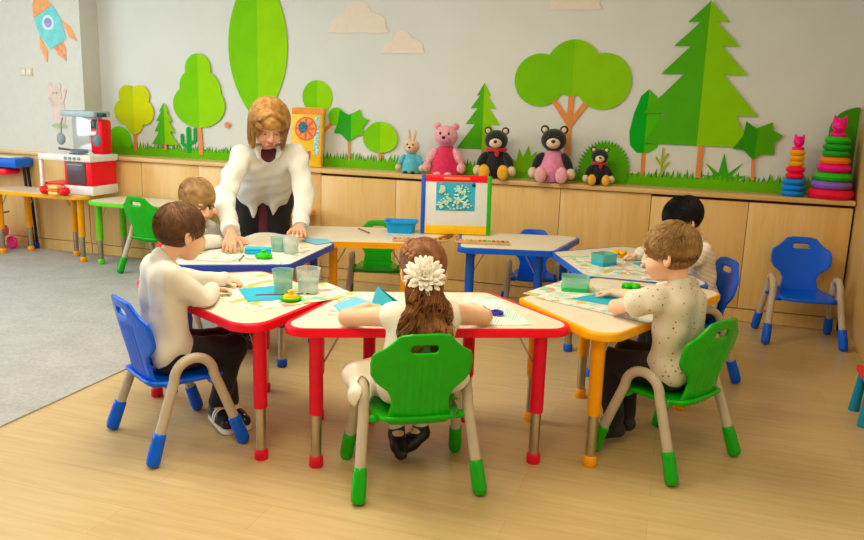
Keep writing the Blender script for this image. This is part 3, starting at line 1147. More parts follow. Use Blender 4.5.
WAT = clear('tinted_water', '#C4E6DA', .05, .45)
cup('mint-tinted plastic cup on the left red table, left of the clear one', -1.615, 3.0, Z2, .046, .105, MINT, WAT)
cup('clear plastic cup on the left red table, right of the mint-tinted one', -1.52, 3.055, Z2, .052, .11, GLS, WAT)
cup('clear plastic cup standing under the teacher\'s left hand on the violet-blue table', -1.985, 3.78, .594, .045, .095, GLS, WAT)
cup('mint-tinted plastic cup on the violet-blue table left of the clear cup', -2.075, 3.80, .594, .04, .08, MINT, WAT)
cup('square mint tub with a green base on the yellow table', -.425, 3.63, Z2, .062, .066, MINT, plastic('tub_green', '#2FB062'), square=True)
cup('square teal tub on the right blue table', -.36, 4.32, Z2, .056, .062, TEAL, plastic('tub_teal', '#2B9FC0'), square=True)
GD = plastic('lime_plastic', '#3FBF12')
YD = plastic('yolk_plastic', '#F2BC14')


def dish(label, x, y, z, mat, knob, petal=False):
    t = thing('glue_dish', label, 'dish', (x, y, z), .4, 'small round dishes on the tables')
    G().lathe([(0, 0), (.034, 0), (.045, .008), (.047, .016), (.043, .016), (.036, .01), (0, .01)], 28).build('saucer', mat, t)
    if petal:
        for k in range(5):
            a = 2 * PI * k / 5
            G().ball((.024 * math.cos(a), .024 * math.sin(a), .024), (.022, .016, .011), Matrix.Rotation(a, 4, 'Z')).build('petal', mat, t)
    else:
        G().lathe([(0, .010), (.034, .012), (.028, .024), (.012, .028), (.009, .034), (.013, .040), (.008, .046), (0, .047)], 24).build('lid', knob, t)
    return t


dish('green dish with a knobbed lid on the violet-blue table', -2.05, 3.6, .594, GD, GD)
dish('green dish with a yellow lid on the left red table', -1.525, 2.90, Z2, GD, YD)
dish('green flower-shaped dish on the yellow table', -.175, 3.73, Z2, GD, GD, True)
dish('yellow dish on the right blue table', -.30, 4.60, Z2, YD, YD, True)


def brush(label, a, b, z, mat, tip=None, name='paint_brush', cat='brush', r=.0035):
    c = ((a[0] + b[0]) / 2, (a[1] + b[1]) / 2, z)
    t = thing(name, label, cat, c)
    d = np.array([(b[0] - a[0]) / 2, (b[1] - a[1]) / 2])
    G().tube([(-d[0], -d[1], r), (d[0] * .72, d[1] * .72, r)], [r * .8, r], 8).build('handle', mat, t)
    G().tube([(d[0] * .72, d[1] * .72, r), (d[0] * .82, d[1] * .82, r)], r * 1.05, 8).build('ferrule', M_CHROME, t)
    G().tube([(d[0] * .82, d[1] * .82, r), (d[0], d[1], r * .8)], [r, r * .25], 8).build('tip', tip or M('bristle', '#2E2218', .7), t)
    return t


M_STICK = M('brush_maroon', '#7B2B22', .4)
brush('maroon paint brush lying across the green dish on the left red table', (-1.67, 2.86), (-1.47, 2.98), Z2 + .014, M_STICK)
brush('dark red paint brush on the yellow table near the green flower dish', (-.2, 3.80), (-.06, 3.83), Z2, M('brush_red', '#B5303A', .4))
brush('brown paint brush on the right blue table beside the yellow dish', (-.29, 4.68), (-.12, 4.62), Z2, M('brush_brown', '#8A5230', .45))
brush('brown pencil by the teacher\'s right hand on the violet-blue table', (-2.17, 3.60), (-2.12, 3.47), .594, M('pencil_brown', '#7A4B2C', .5), name='pencil', cat='pencil')
brush('reddish pencil lying alone on the amber table', (-2.02, 4.80), (-1.88, 4.66), Z1, M('pencil_red', '#A8563A', .5), name='pencil', cat='pencil', r=.005)
# violet scissors
t = thing('scissors', 'violet-handled children scissors at the girl\'s right elbow', 'scissors', (-.71, 3.07, Z2), .5)
PV = plastic('violet_plastic', '#3B2A96')
for s in (-1, 1):
    G().tube([(.028 * s + .02 * math.cos(a), -.045 + .026 * math.sin(a), .008) for a in np.linspace(0, 2 * PI, 18)], .007, 8, False).build('handle', PV, t)
    G().prism([(-.004 * s, -.02), (.012 * s, -.02), (-.006 * s, .07)], .006 + .002 * s, .008 + .002 * s).build('blade', M_CHROME, t)

# watercolour sets in a row
PANS = ['#C9542B', '#E0902A', '#D8B13A', '#B98A3A', '#E9A53A', '#C4702E', '#4E8E3A', '#6FAE3F', '#8C4A32', '#B5653A', '#7A3F2C', '#A8802E']
k = 0
for (cx, cy, dg, lab) in ((-1.50, 4.545, 21, 'left one of the two long watercolour sets before the easel board'), (-1.13, 4.65, 14, 'right one of the two long watercolour sets before the easel board')):
    t = thing('paint_set', lab, 'paints', (cx, cy, Z1), math.radians(dg), 'watercolour sets')
    G().box((0, 0, .008), (.34, .06, .016), .004).build('tray', M('tray_tan', '#D2A56A', .5), t)
    for i in range(12):
        for j in (0, 1):
            G().box((-.154 + i * .028, -.013 + j * .026, .017), (.02, .018, .006), .002).build('paint_pan', M('pan_%d' % i, PANS[(i + j * 5) % 12], .6), t)

# basin
t = thing('basin', 'turquoise blue plastic basin on the amber table left of the easel board', 'basin', (-1.725, 4.825, ZT), math.radians(15))
BB = plastic('basin_blue', '#1C97D2')
g = G()
rings = [(rrect(.17, .12, .03), 0), (rrect(.2, .15, .035), .075), (rrect(.222, .172, .04), .078), (rrect(.222, .172, .04), .07), (rrect(.195, .145, .034), .070), (rrect(.165, .115, .03), .006)]
vr = [[g.bm.verts.new((x, y, z)) for x, y in p] for p, z in rings]
for A, B in zip(vr, vr[1:]):
    for i in range(len(A)):
        j = (i + 1) % len(A)
        g.bm.faces.new((A[i], A[j], B[j], B[i]))
g.bm.faces.new(vr[0][::-1])
g.bm.faces.new(vr[-1])
g.build('bowl', BB, t)

# easel board
t = thing('easel_board', 'white tabletop drawing board with blue, red, green and yellow frame bars', 'easel', (-1.375, 4.90, ZT + .003), math.radians(18.5))
tilt = Matrix.Rotation(math.radians(-9), 4, 'X')
W_, H_ = .46, .385
G().box((0, 0, H_ / 2 + .005), (W_ - .03, .010, H_ - .03), .002, tilt).build('board', M('whiteboard', '#E4E6E2', .25, var=.01), t)
G().box((-W_ / 2 + .014, 0, H_ / 2), (.028, .022, H_), .004, tilt).build('frame_bar', plastic('bar_blue', '#1D57B8'), t)['label'] = 'blue frame bar'
G().box((W_ / 2 - .014, 0, H_ / 2), (.028, .022, H_), .004, tilt).build('frame_bar', plastic('bar_green', '#2FA324'), t)['label'] = 'green frame bar'
G().box((0, -.001, H_ - .022), (W_ - .056, .020, .044), .003, tilt).build('frame_bar', plastic('bar_red', '#E2182E'), t)['label'] = 'red frame bar'
G().box((0, -.001, .028), (W_ - .056, .024, .056), .003, tilt).build('frame_bar', plastic('bar_yellow', '#F3C018'), t)['label'] = 'yellow frame bar'
G().box((0, -.0125, H_ - .022), (.17, .004, .016), .001, tilt).build('marker_strip', M('strip_orange', '#F08A3C', .5), t)
for s in (-1, 1):
    G().tube([(s * .12, .075, .33), (s * .12, .16, .006)], .006, 8).build('prop_leg', M_CHROME, t)
mw = Matrix.Translation((-1.375, 4.90, ZT + .003)) @ Matrix.Rotation(math.radians(18.5), 4, 'Z') @ tilt
pic = thing('collage', 'turquoise paper with a fluffy pale green pasted shape hung on the board', 'picture')
pic.matrix_world = mw @ Matrix.Translation((-.005, -.0062, .245))
G().box((0, 0, 0), (.255, .0014, .185)).build('backing_paper', TUR, pic)
g = G()
rg = random.Random(5)
for cx, cz, r in [(-.06, -.02, .035), (-.02, -.045, .04), (.03, -.045, .04), (.075, -.05, .03), (.035, .0, .04), (.05, .04, .035), (.02, .045, .026), (-.085, .03, .018), (-.085, .055, .014), (-.09, -.05, .03)]:
    for k in range(16):
        a, q = rg.uniform(0, 2 * PI), r * math.sqrt(rg.random())
        g.ball((cx + q * math.cos(a), -.0105, cz + q * math.sin(a)), (rg.uniform(.006, .011), .004, rg.uniform(.005, .009)), u=8, v=6)
g.build('pasted_scraps', M('pale_green_tissue', '#BFE3D0', .8), pic, smooth=True)
for x_, mc, lab in ((.112, '#1B2F8A', 'dark blue'), (-.105, '#9AA3A8', 'grey')):
    m_ = tag(G().lathe([(0, 0), (.012, 0), (.012, .006), (.008, .009), (0, .009)], 18, Matrix.Rotation(PI / 2, 4, 'X')).build('magnet', plastic('magnet_' + lab, mc)), lab + ' round magnet holding the turquoise paper to the board', 'magnet', 'magnets on the easel board')
    m_.matrix_world = mw @ Matrix.Translation((x_, -.0072, .245 + .078))

# ================================================================== ON THE SHELF
SH = .8842


def fur(name, color, rough=.9):
    return M(name, color, rough, var=.06, nscale=40, bump=.5, bscale=260, bdist=.004, Sheen_Weight=.3)


F_BLK, F_CRM, F_YEL, F_RED, F_PNK, F_LPK, F_TURQ, F_RASP = fur('fur_black', '#17151A'), fur('fur_cream', '#E8CDB0'), fur('fur_yellow', '#F2B018'), fur('fur_red', '#C4212B'), fur('fur_pink', '#E78AB0'), fur('fur_blush', '#F0A8B4'), fur('cloth_turquoise', '#58BDD0'), fur('cloth_raspberry', '#E0265A')
F_BEI = fur('fur_beige', '#E2BC98')
EYE = M('toy_eye', '#0E0C10', .15)


def plush(label, x, y, rz, s, fur_m, muzzle_m, foot_m, hand_m, outfit=None, skirt=False, ears='bear', legs=True, group='plush toys on the shelf', bow=None):
    t = thing('plush_toy', label, 'plush toy', (x, y, SH), rz, group)

    def B(nm, c, r, m, par=None, rot=None):
        return G().ball(tuple(q * s for q in c), tuple(q * s for q in r), rot).build(nm, m, par or t, smooth=True)
    bd = B('body', (0, 0, .105), (.075, .065, .105), fur_m)
    if outfit:
        if skirt:
            G().lathe([(.0, .002 * s), (.098 * s, .004 * s), (.102 * s, .02 * s), (.09 * s, .08 * s), (.07 * s, .15 * s), (.045 * s, .19 * s), (0, .195 * s)], 28).build('dress', outfit, t, smooth=True)
        else:
            B('shorts', (0, 0, .075), (.082, .072, .07), outfit)
    hd = B('head', (0, -.01, .255), (.078, .07, .07), fur_m)
    B('muzzle', (0, -.072, .238), (.042, .034, .032), muzzle_m)
    B('nose', (0, -.105, .25), (.013, .01, .010), EYE)
    for k in (-1, 1):
        B('eye', (k * .028, -.073, .275), (.008, .006, .010), EYE)
        if ears == 'bear':
            e = B('ear', (k * .058, .0, .318), (.026, .014, .026), fur_m)
            B('inner_ear', (k * .058, -.011, .317), (.016, .006, .016), muzzle_m, e)
        else:
            e = B('ear', (k * .026, .0, .36), (.015, .01, .055), fur_m, None, Matrix.Rotation(k * .15, 4, 'Y'))
        B('arm', (k * .088, -.03, .125), (.028, .03, .062), fur_m if not skirt or ears == 'bear' else outfit, None, Matrix.Rotation(k * -.5, 4, 'Y'))
        B('paw', (k * .115, -.055, .055), (.03, .034, .034), hand_m)
        if legs:
            B('leg', (k * .055, -.085, .036), (.034, .06, .034), fur_m)
            B('foot', (k * .062, -.145, .052), (.037, .024, .05), foot_m)
        else:
            B('foot', (k * .035, -.095, .014), (.025, .03, .014), foot_m)
    if bow:
        g = G()
        g.tube([(.062 * s * math.cos(a), -.008 * s + .056 * s * math.sin(a), .195 * s) for a in np.linspace(0, 2 * PI, 25)], .014 * s, 10, False)
        g.ball((.012 * s, -.07 * s, .175 * s), (.016 * s, .010 * s, .026 * s))
        g.build('scarf', bow, t, smooth=True)
    return t


SY = 5.765
plush('small beige plush rabbit in a turquoise dress, leftmost on the shelf', -1.99, SY, .1, .80, F_BEI, F_CRM, F_BLK, F_BEI, F_TURQ, True, 'rabbit', False)
plush('pink plush bear in a raspberry red dress beside the little rabbit', -1.715, SY, .1, 1.15, F_LPK, F_PNK, F_LPK, F_LPK, F_RASP, True, 'bear', False)
plush('large black plush bear with big yellow feet and a red scarf above the easel board', -1.325, SY - .01, .15, 1.1, F_BLK, F_CRM, F_YEL, F_CRM, bow=F_RED)
plush('black plush bear in a pink dress, right of the large black bear', -.90, SY - .01, .12, 1.18, F_BLK, F_CRM, F_LPK, F_CRM, F_PNK, True, 'bear', True)
plush('smallest black plush bear with yellow feet and a red scarf', -.565, SY - .015, .15, .78, F_BLK, F_CRM, F_YEL, F_CRM, bow=F_RED)


def torus_prof(r, h):
    return [(0, 0), (r - h * .5, 0), (r - h * .18, h * .12), (r, h * .5), (r - h * .18, h * .88), (r - h * .5, h), (0, h)]


def ring_tower(label, x, y, rings, topper, ts, group='stacking ring towers'):
    t = thing('stacking_toy', label, 'stacking toy', (x, y, SH), 0, group)
    z = .0
    for i, (r, h, m) in enumerate(rings):
        G().lathe(torus_prof(r, h), 30).build('ring', m, t, loc=(0, 0, z), smooth=50)
        z += h + .0005
    s = ts
    g = G()
    g.ball((0, 0, .012 * s), (.042 * s, .035 * s, .018 * s))
    g.ball((0, 0, .06 * s), (.036 * s, .032 * s, .038 * s))
    for k in (-1, 1):
        g.tube([(k * .02 * s, 0, .08 * s), (k * .028 * s, 0, .112 * s)], [.016 * s, .003 * s], 10)
    g.ball((0, -.03 * s, .05 * s), (.018 * s, .012 * s, .014 * s))
    g.build('topper', topper, t, loc=(0, 0, z - .004))
    return t


P_ = {n: plastic('ring_' + n, c) for n, c in dict(blue='#1E86D6', red='#E31C46', yellow='#F4B21A', magenta='#E01880', lav='#8A6BC8', green='#3FB52A', dgreen='#2C9C32', orange='#F28A2A').items()}
ring_tower('smaller stacking ring tower with blue rings at the bottom', .727, 5.775, [(.075, .038, P_['blue'])] * 3 + [(.06, .04, P_['red']), (.062, .042, P_['red'])] + [(.05, .036, P_['yellow'])] * 3, P_['magenta'], .95)
ring_tower('taller stacking ring tower with a wide red bottom ring', .955, 5.765, [(.145, .064, P_['red']), (.128, .052, P_['lav']), (.122, .055, P_['green']), (.105, .054, P_['magenta']), (.095, .046, P_['orange']), (.085, .042, P_['dgreen']), (.085, .042, P_['dgreen']), (.08, .046, P_['green'])], P_['magenta'], 1.25)

# game box behind the teacher
t = thing('game_box', 'yellow game box with an orange fruit wheel picture standing on the shelf behind the teacher', 'box', (-2.90, 5.79, SH), math.radians(4))
tl = Matrix.Rotation(math.radians(-7), 4, 'X')
G().box((0, 0, .235), (.27, .05, .47), .003, tl).build('carton', M('carton_yellow', '#F6C417', .4), t)
G().box((0, -.026, .44), (.262, .003, .05), 0, tl).build('orange_band', M('carton_orange', '#F0901C', .4), t)
G().box((.09, -.026, .25), (.04, .003, .30), 0, tl).build('pale_strip', M('carton_pale', '#9FD4CC', .4, var=.25, nscale=60), t)
G().box((.126, -.026, .22), (.012, .003, .40), 0, tl).build('side_strip', M('carton_amber', '#EFA01E', .4), t)
RXs = tl @ Matrix.Translation((0, -.025, 0)) @ RX
G().prism(circ(-.005, .30, .095), 0, .003, mat=RXs).build('wheel', M('carton_tangerine', '#EC6A1E', .4), t, smooth=0)
g = G()
for k in range(8):
    a0 = 2 * PI * k / 8
    g.prism([(-.005 + .03 * math.cos(a0 + .39), .30 + .03 * math.sin(a0 + .39)), (-.005 + .085 * math.cos(a0 + .1), .30 + .085 * math.sin(a0 + .1)), (-.005 + .085 * math.cos(a0 + .68), .30 + .085 * math.sin(a0 + .68))], .0025, .0042, mat=RXs)
g.build('wheel_segments', M('carton_peach', '#F59A4C', .4), t, smooth=0)
G().prism(circ(-.03, .31, .04, .045), .004, .0055, mat=RXs).build('leaf_print', M('carton_leaf', '#2C6E86', .4, var=.3, nscale=50), t, smooth=0)
G().box((-.02, -.026, .09), (.13, .003, .07), 0, tl).build('print_patch', M('carton_rose', '#E8663C', .4, var=.3, nscale=40), t)

# ================================================================== TOY KITCHEN AND THE FAR LEFT
WHT = plastic('toy_white', '#EDEBE6', .3)
TRED = plastic('toy_red', '#E2122A', .28)
GRY = plastic('toy_grey', '#8E9AA0', .3)
SMK = plastic('smoky_door', '#5A4C52', .22)
KZ = .5795
t = thing('toy_kitchen', 'red and white toy kitchen standing on the yellow table at the far left', 'toy kitchen', (-4.86, 5.47, KZ))
t.scale = (1, 1, 1.1)
G().box((.115, 0, .035), (.29, .31, .07), .008).build('base', WHT, t)
G().box((.115, 0, .16), (.275, .30, .18), .006).build('cabinet_body', TRED, t)
dr = G().box((.10, -.152, .16), (.19, .012, .165), .004).build('oven_door', SMK, t)
G().tube([(.02, -.165, .225), (.18, -.165, .225)], .006, 8).build('handle', GRY, dr)
G().box((0, -.005, .275), (.53, .34, .05), .01).build('worktop', WHT, t)
for k in range(4):
    G().lathe([(0, 0), (.012, 0), (.011, .012), (0, .013)], 14, Matrix.Translation((.02 + k * .045, -.174, .275)) @ RX).build('knob', GRY, t)
G().box((-.25, -.155, .125), (.028, .028, .25), .005).build('support_leg', WHT, t)
G().box((-.25, .14, .125), (.028, .028, .25), .005).build('support_leg', WHT, t)
G().box((-.13, 0, .07), (.23, .28, .022), .006).build('side_shelf', TRED, t)
# back panel with coffee maker, hood and hanging tools
G().box((-.02, .145, .445), (.30, .03, .30), .01).build('back_panel', M('toy_silver', '#D9DDDD', .12, .6, var=.02), t)
cm = G().box((.155, .10, .43), (.13, .12, .26), .02).build('coffee_maker', TRED, t)
G().box((.135, .036, .52), (.05, .008, .06), .004).build('display', plastic('display_dark', '#3A5048', .2), cm)
G().box((.13, .034, .455), (.07, .012, .03), .004).build('spout', WHT, cm)
G().box((.04, .06, .60), (.34, .20, .045), .01).build('hood', plastic('hood_grey', '#A9BDC0', .25), t)
G().box((.21, .02, .595), (.12, .05, .03), .006).build('tool_rail', plastic('rail_dark', '#33423E', .35), t)
hb = G().lathe([(0, 0), (.05, 0), (.056, .006), (0, .006)], 24, Matrix.Translation((.03, -.06, .30))).build('hob', plastic('hob_dark', '#4A4F55', .3), t)
t2 = thing('toy_pan', 'grey toy frying pan on the hob of the toy kitchen', 'pan', (-4.79, 5.40, KZ + .338), .3)
G().lathe([(0, 0), (.06, 0), (.078, .03), (.074, .03), (.057, .005), (0, .005)], 28).build('pan_bowl', plastic('pan_grey', '#7E8C92', .25), t2)
G().tube([(-.07, 0, .025), (-.17, 0, .035)], [.008, .01], 8).build('pan_handle', plastic('pan_handle', '#4C555A', .4), t2)
for lab, x, y, m in (('grey toy ladle hanging left of the red coffee maker', -4.955, 5.385, GRY), ('dark toy ladle hanging at the right side of the toy kitchen', -4.625, 5.42, plastic('ladle_slate', '#6C8290', .25))):
    t2 = thing('toy_ladle', lab, 'ladle', (x, y, KZ + .43), 0, 'toy ladles on the toy kitchen')
    G().ball((0, 0, .02), (.042, .022, .05)).build('ladle_bowl', m, t2, smooth=True)
    G().tube([(0, .005, .06), (0, .012, .15), (0, .03, .195)], .006, 8).build('ladle_handle', m, t2)
# toy food before the kitchen
fd = thing('toy_apple', 'red toy apple on the yellow table, left in the toy food', 'toy food', (-5.02, 5.24, KZ), 0, 'toy food on the yellow table')
G().lathe([(0, .006), (.02, .0), (.04, .022), (.042, .045), (.028, .066), (.008, .062), (0, .056)], 20).build('fruit', plastic('apple_red', '#D8202A'), fd, smooth=True)
G().tube([(0, 0, .056), (.006, 0, .08)], .004, 6).build('stem', M('stem_brown', '#5B3A1E', .6), fd)
fd = thing('toy_apple', 'red toy apple on the yellow table right next to the toy kitchen', 'toy food', (-4.80, 5.22, KZ), 0, 'toy food on the yellow table')
G().lathe([(0, .006), (.02, .0), (.04, .022), (.042, .045), (.028, .066), (.008, .062), (0, .056)], 20).build('fruit', plastic('apple_crimson', '#D8202A'), fd, smooth=True)
G().tube([(0, 0, .056), (.006, 0, .08)], .004, 6).build('stem', MATS['stem_brown'], fd)
fd = thing('toy_burger', 'pale yellow toy sandwich between the two toy apples', 'toy food', (-4.91, 5.235, KZ), 0, 'toy food on the yellow table')
BUN = plastic('bun_yellow', '#EFCF86', .5)
G().box((0, 0, .016), (.10, .07, .032), .012).build('bun_bottom', BUN, fd)
G().box((0, 0, .040), (.108, .078, .014), .005).build('filling', plastic('filling_orange', '#E48A3C', .5), fd)
G().box((0, 0, .064), (.10, .07, .034), .014).build('bun_top', BUN, fd)

# blue activity table at the frame edge
t = thing('play_table', 'blue play tray on black legs cut by the left edge of the photo', 'play table', (-5.93, 5.565, .0085))
BT = plastic('tray_blue', '#1C66C4', .35)
G().box((0, 0, .78), (.80, .21, .085), .02).build('tray', BT, t)
G().box((0.08, 0, .825), (.5, .15, .012), .004).build('tray_lining', M('tray_cream', '#E8E6CE', .6), t)
for sx in (-1, 1):
    for sy in (-1, 1):
        lg = G().tube([(sx * .34, .065 + sy * .022, .74), (sx * .385, .065 + sy * .022, .03)], .014, 12).build('leg', plastic('leg_black', '#2A2024', .4), t)
        G().lathe([(0, 0), (.018, 0), (.02, .04), (.015, .05), (0, .05)], 14, Matrix.Translation((sx * .385, .065 + sy * .022, 0))).build('leg_cap', plastic('cap_navy', '#1F3F94', .4), lg)
G().box((-.02, -.015, .70), (.60, .17, .06), .025).build('drawer_tray', plastic('tray_red', '#E0283C', .35), t)
t = thing('toy_pram', 'pink toy pram on the carpet cut by the left edge of the photo', 'toy', (-5.80, 5.45, .009), .0)
PK = plastic('pram_pink', '#E2659B', .4)
G().box((-.02, 0, .17), (.22, .16, .12), .045).build('pram_body', PK, t)
for sx in (-1, 1):
    for sy in (-1, 1):
        w = G().lathe([(0, -.015), (.05, -.015), (.058, -.008), (.058, .008), (.05, .015), (0, .015)], 24, Matrix.Translation((sx * .085, sy * .085, .058)) @ RX).build('wheel', plastic('wheel_pink', '#D8408A', .4), t)
G().tube([(-.1, -.06, .2), (-.02, -.06, .32), (.10, -.06, .34), (.10, .06, .34), (-.02, .06, .32), (-.1, .06, .2)], .007, 8).build('pram_handle', plastic('pram_grey', '#8A7F96', .4), t)

# stool at the right edge
t = thing('step_stool', 'small teal step stool with a red top cut by the right edge of the photo', 'stool', (.995, 4.02, 0))
TL = plastic('stool_teal', '#1C86A8', .35)
G().box((0, 0, .215), (.175, .26, .03), .008).build('stool_top', plastic('stool_red', '#D8262E', .35), t)
for sx in (-1, 1):
    for sy in (-1, 1):
        G().tube([(sx * .06, sy * .09, .20), (sx * .075, sy * .11, .0)], [.02, .026], 12).build('leg', TL, t)

# ================================================================== PEOPLE
def skin(name, c, c2):
    t = NT(name)
    v = t.coord('Object')
    t.col(t.ramp(t.noise(v, 9, 3), [(.35, c2), (.65, c)]))
    t.set(Roughness=.5, Subsurface_Weight=.12)
    t.b.inputs['Subsurface Radius'].default_value = (.02, .008, .004)
    t.bump(t.noise(v, 300, 2), .05, .001)
    return t.m


SKIN_C, SKIN_A = skin('skin_child', '#F3C4A2', '#EDB692'), skin('skin_adult', '#E8B08E', '#DE9F7C')
LIP = M('lip', '#C9736A', .4)
WHITE_EYE = M('eye_white', '#F0ECE6', .2)
IRIS = M('iris', '#3E4E58', .15)


def hairmat(name, c0, c1, c2):
    t = NT(name)
    v = t.coord('Object')
    n = t.noise(v, 34, 2)
    n2 = t.noise(v, 9, 2)
    t.col(t.ramp(t.math('ADD', t.math('MULTIPLY', n, .45), t.math('MULTIPLY', n2, .55)), [(.3, c0), (.5, c1), (.7, c2)]))
    t.set(Roughness=.5)
    t.b.inputs['Specular IOR Level'].default_value = .35
    return t.m


def cloth(name, c, var=.02, rough=.8, bump=.25):
    return M(name, c, rough, var=var, nscale=6, bump=bump, bscale=26, bdist=.008, Sheen_Weight=.1)


def basis(yaw, pitch=0, roll=0):
    """columns right, forward, up"""
    m = Matrix.Rotation(math.radians(yaw - 90), 3, 'Z') @ Matrix.Rotation(math.radians(-pitch), 3, 'X') @ Matrix.Rotation(math.radians(roll), 3, 'Y')
    return np.array(m)


def head(vol, c, R, s, child=True):
    def T(*q):
        return np.asarray(c) + R @ (np.array(q, float) * s)

    def E(q, r, k=.012, cut=False):
        vol.ell(T(*q), np.array(r) * s, R, k * s, cut)
    fw = 1.05 if child else 1.
    E((0, -.012, .022), (.074, .092, .083), 0)
    E((0, .03, -.035), (.059 * fw, .056, .066), .03)
    E((0, .045, -.085), (.036, .036, .03), .025)
    for k in (-1, 1):
        E((k * .034, .055, -.05), (.03 * fw, .03, .03), .02)
        E((k * .031, .094, -.008), (.017, .0105, .010), .012, True)
        vol.ell(T(k * .0755, -.008, -.022), np.array((.009, .019, .03)) * s, R @ np.array(Euler((.2, 0, k * .45)).to_matrix()), .006 * s)
        vol.ell(T(k * .088, -.006, -.018), np.array((.010, .010, .018)) * s, R, .004 * s, True)
    E((0, .078, .016), (.05, .014, .012), .014)
    nl = .45 if child else 1.
    vol.cone(T(0, .088, -.002), T(0, .096 + .012 * nl, -.038), .008 * s, .0115 * s, .01 * s)
    for k in (-1, 1):
        E((k * .011, .095, -.042), (.008, .009, .007), .006)
    E((0, .091, -.073), (.021, .008, .006), .006)
    E((0, .089, -.083), (.017, .008, .006), .006)
    E((0, .0965, -.0782), (.019, .006, .0016), .003, True)
    return T


def face_parts(T, R, s, body, off, skinm):
    for k in (-1, 1):
        g = G()
        g.ball(tuple(T(k * .031, .0690, -.011) - off), (.0125 * s,) * 3, u=16, v=10)
        e = g.build('eye', WHITE_EYE, body, smooth=True)
        g = G()
        g.ball(tuple(T(k * .031, .0796, -.0125) - off), tuple(np.array((.0074, .0032, .0078)) * s), Matrix(R.tolist()).to_4x4(), u=14, v=8)
        g.build('iris', IRIS, e, smooth=True)
    for k in (-1, 1):
        G().ball(tuple(T(k * .031, .0712, -.0075) - off), tuple(np.array((.0158, .0120, .0105)) * s), Matrix(R.tolist()).to_4x4()).build('eyelid', skinm, body, smooth=True)
    v = Vol(T(0, .08, -.08) - .05 * s, T(0, .08, -.08) + .05 * s, .0018)
    v.ell(T(0, .0925, -.0735), np.array((.0195, .0075, .0045)) * s, R, .002)
    v.ell(T(0, .0905, -.083), np.array((.016, .0075, .0052)) * s, R, .002)
    v.ell(T(0, .0985, -.0782), np.array((.02, .006, .0012)) * s, R, .002, True)
    v.build('lips', LIP, body, off, 1)


def brows(T, R, s, body, off, mat):
    for k in (-1, 1):
        pts = [tuple(T(k * (.012 + .036 * f), .0905 - .016 * f * f, .014 + .007 * math.sin(f * 2.4)) - off) for f in np.linspace(0, 1, 6)]
        G().tube(pts, [.0018 * s, .003 * s, .003 * s, .0028 * s, .002 * s, .001 * s], 6).build('eyebrow', mat, body, smooth=True)


def hand(vol, W, f, n, right, s, curl=(.35, .35, .35, .4), spread=.08, thumb=.6):
    f = unit(f)
    n = unit(np.asarray(n, float) - f * float(np.dot(n, f)))
    t = np.cross(f, n) * (1 if right else -1)
    W = np.asarray(W, float)
    rk = .0095 * s
    offs, Lp, Lf = (.029, .010, -.009, -.027), (.082, .086, .081, .073), (.070, .078, .072, .056)
    for i in range(4):
        K = W + f * Lp[i] * s + t * offs[i] * s
        vol.cone(W + t * offs[i] * .55 * s, K, .013 * s, .0105 * s, .010 * s)
        d = unit(f + t * (1.5 - i) * spread)
        p, L = K, Lf[i] * s
        a = 0
        for j, fr in enumerate((.45, .31, .24)):
            a += curl[i] * (1.2 if j == 0 else 1)
            q = p + (d * math.cos(a) + n * math.sin(a)) * L * fr
            vol.cone(p, q, rk * (1 - .12 * j), rk * (.9 - .12 * j), .003 * s if j == 0 else .002 * s)
            p = q
    p = W + f * .02 * s + t * .022 * s
    d = unit(f * .65 + t * .7 + n * .25)
    d2 = unit(f * .95 + t * .25 * (1 - thumb) + n * .35 * thumb)
    q = p + d * .042 * s
    vol.cone(p, q, .014 * s, .0115 * s, .008 * s)
    r = q + unit(d * .5 + d2 * .5) * .03 * s
    vol.cone(q, r, .0112 * s, .0098 * s, .003 * s)
    vol.cone(r, r + d2 * .024 * s, .0096 * s, .0078 * s, .002 * s)


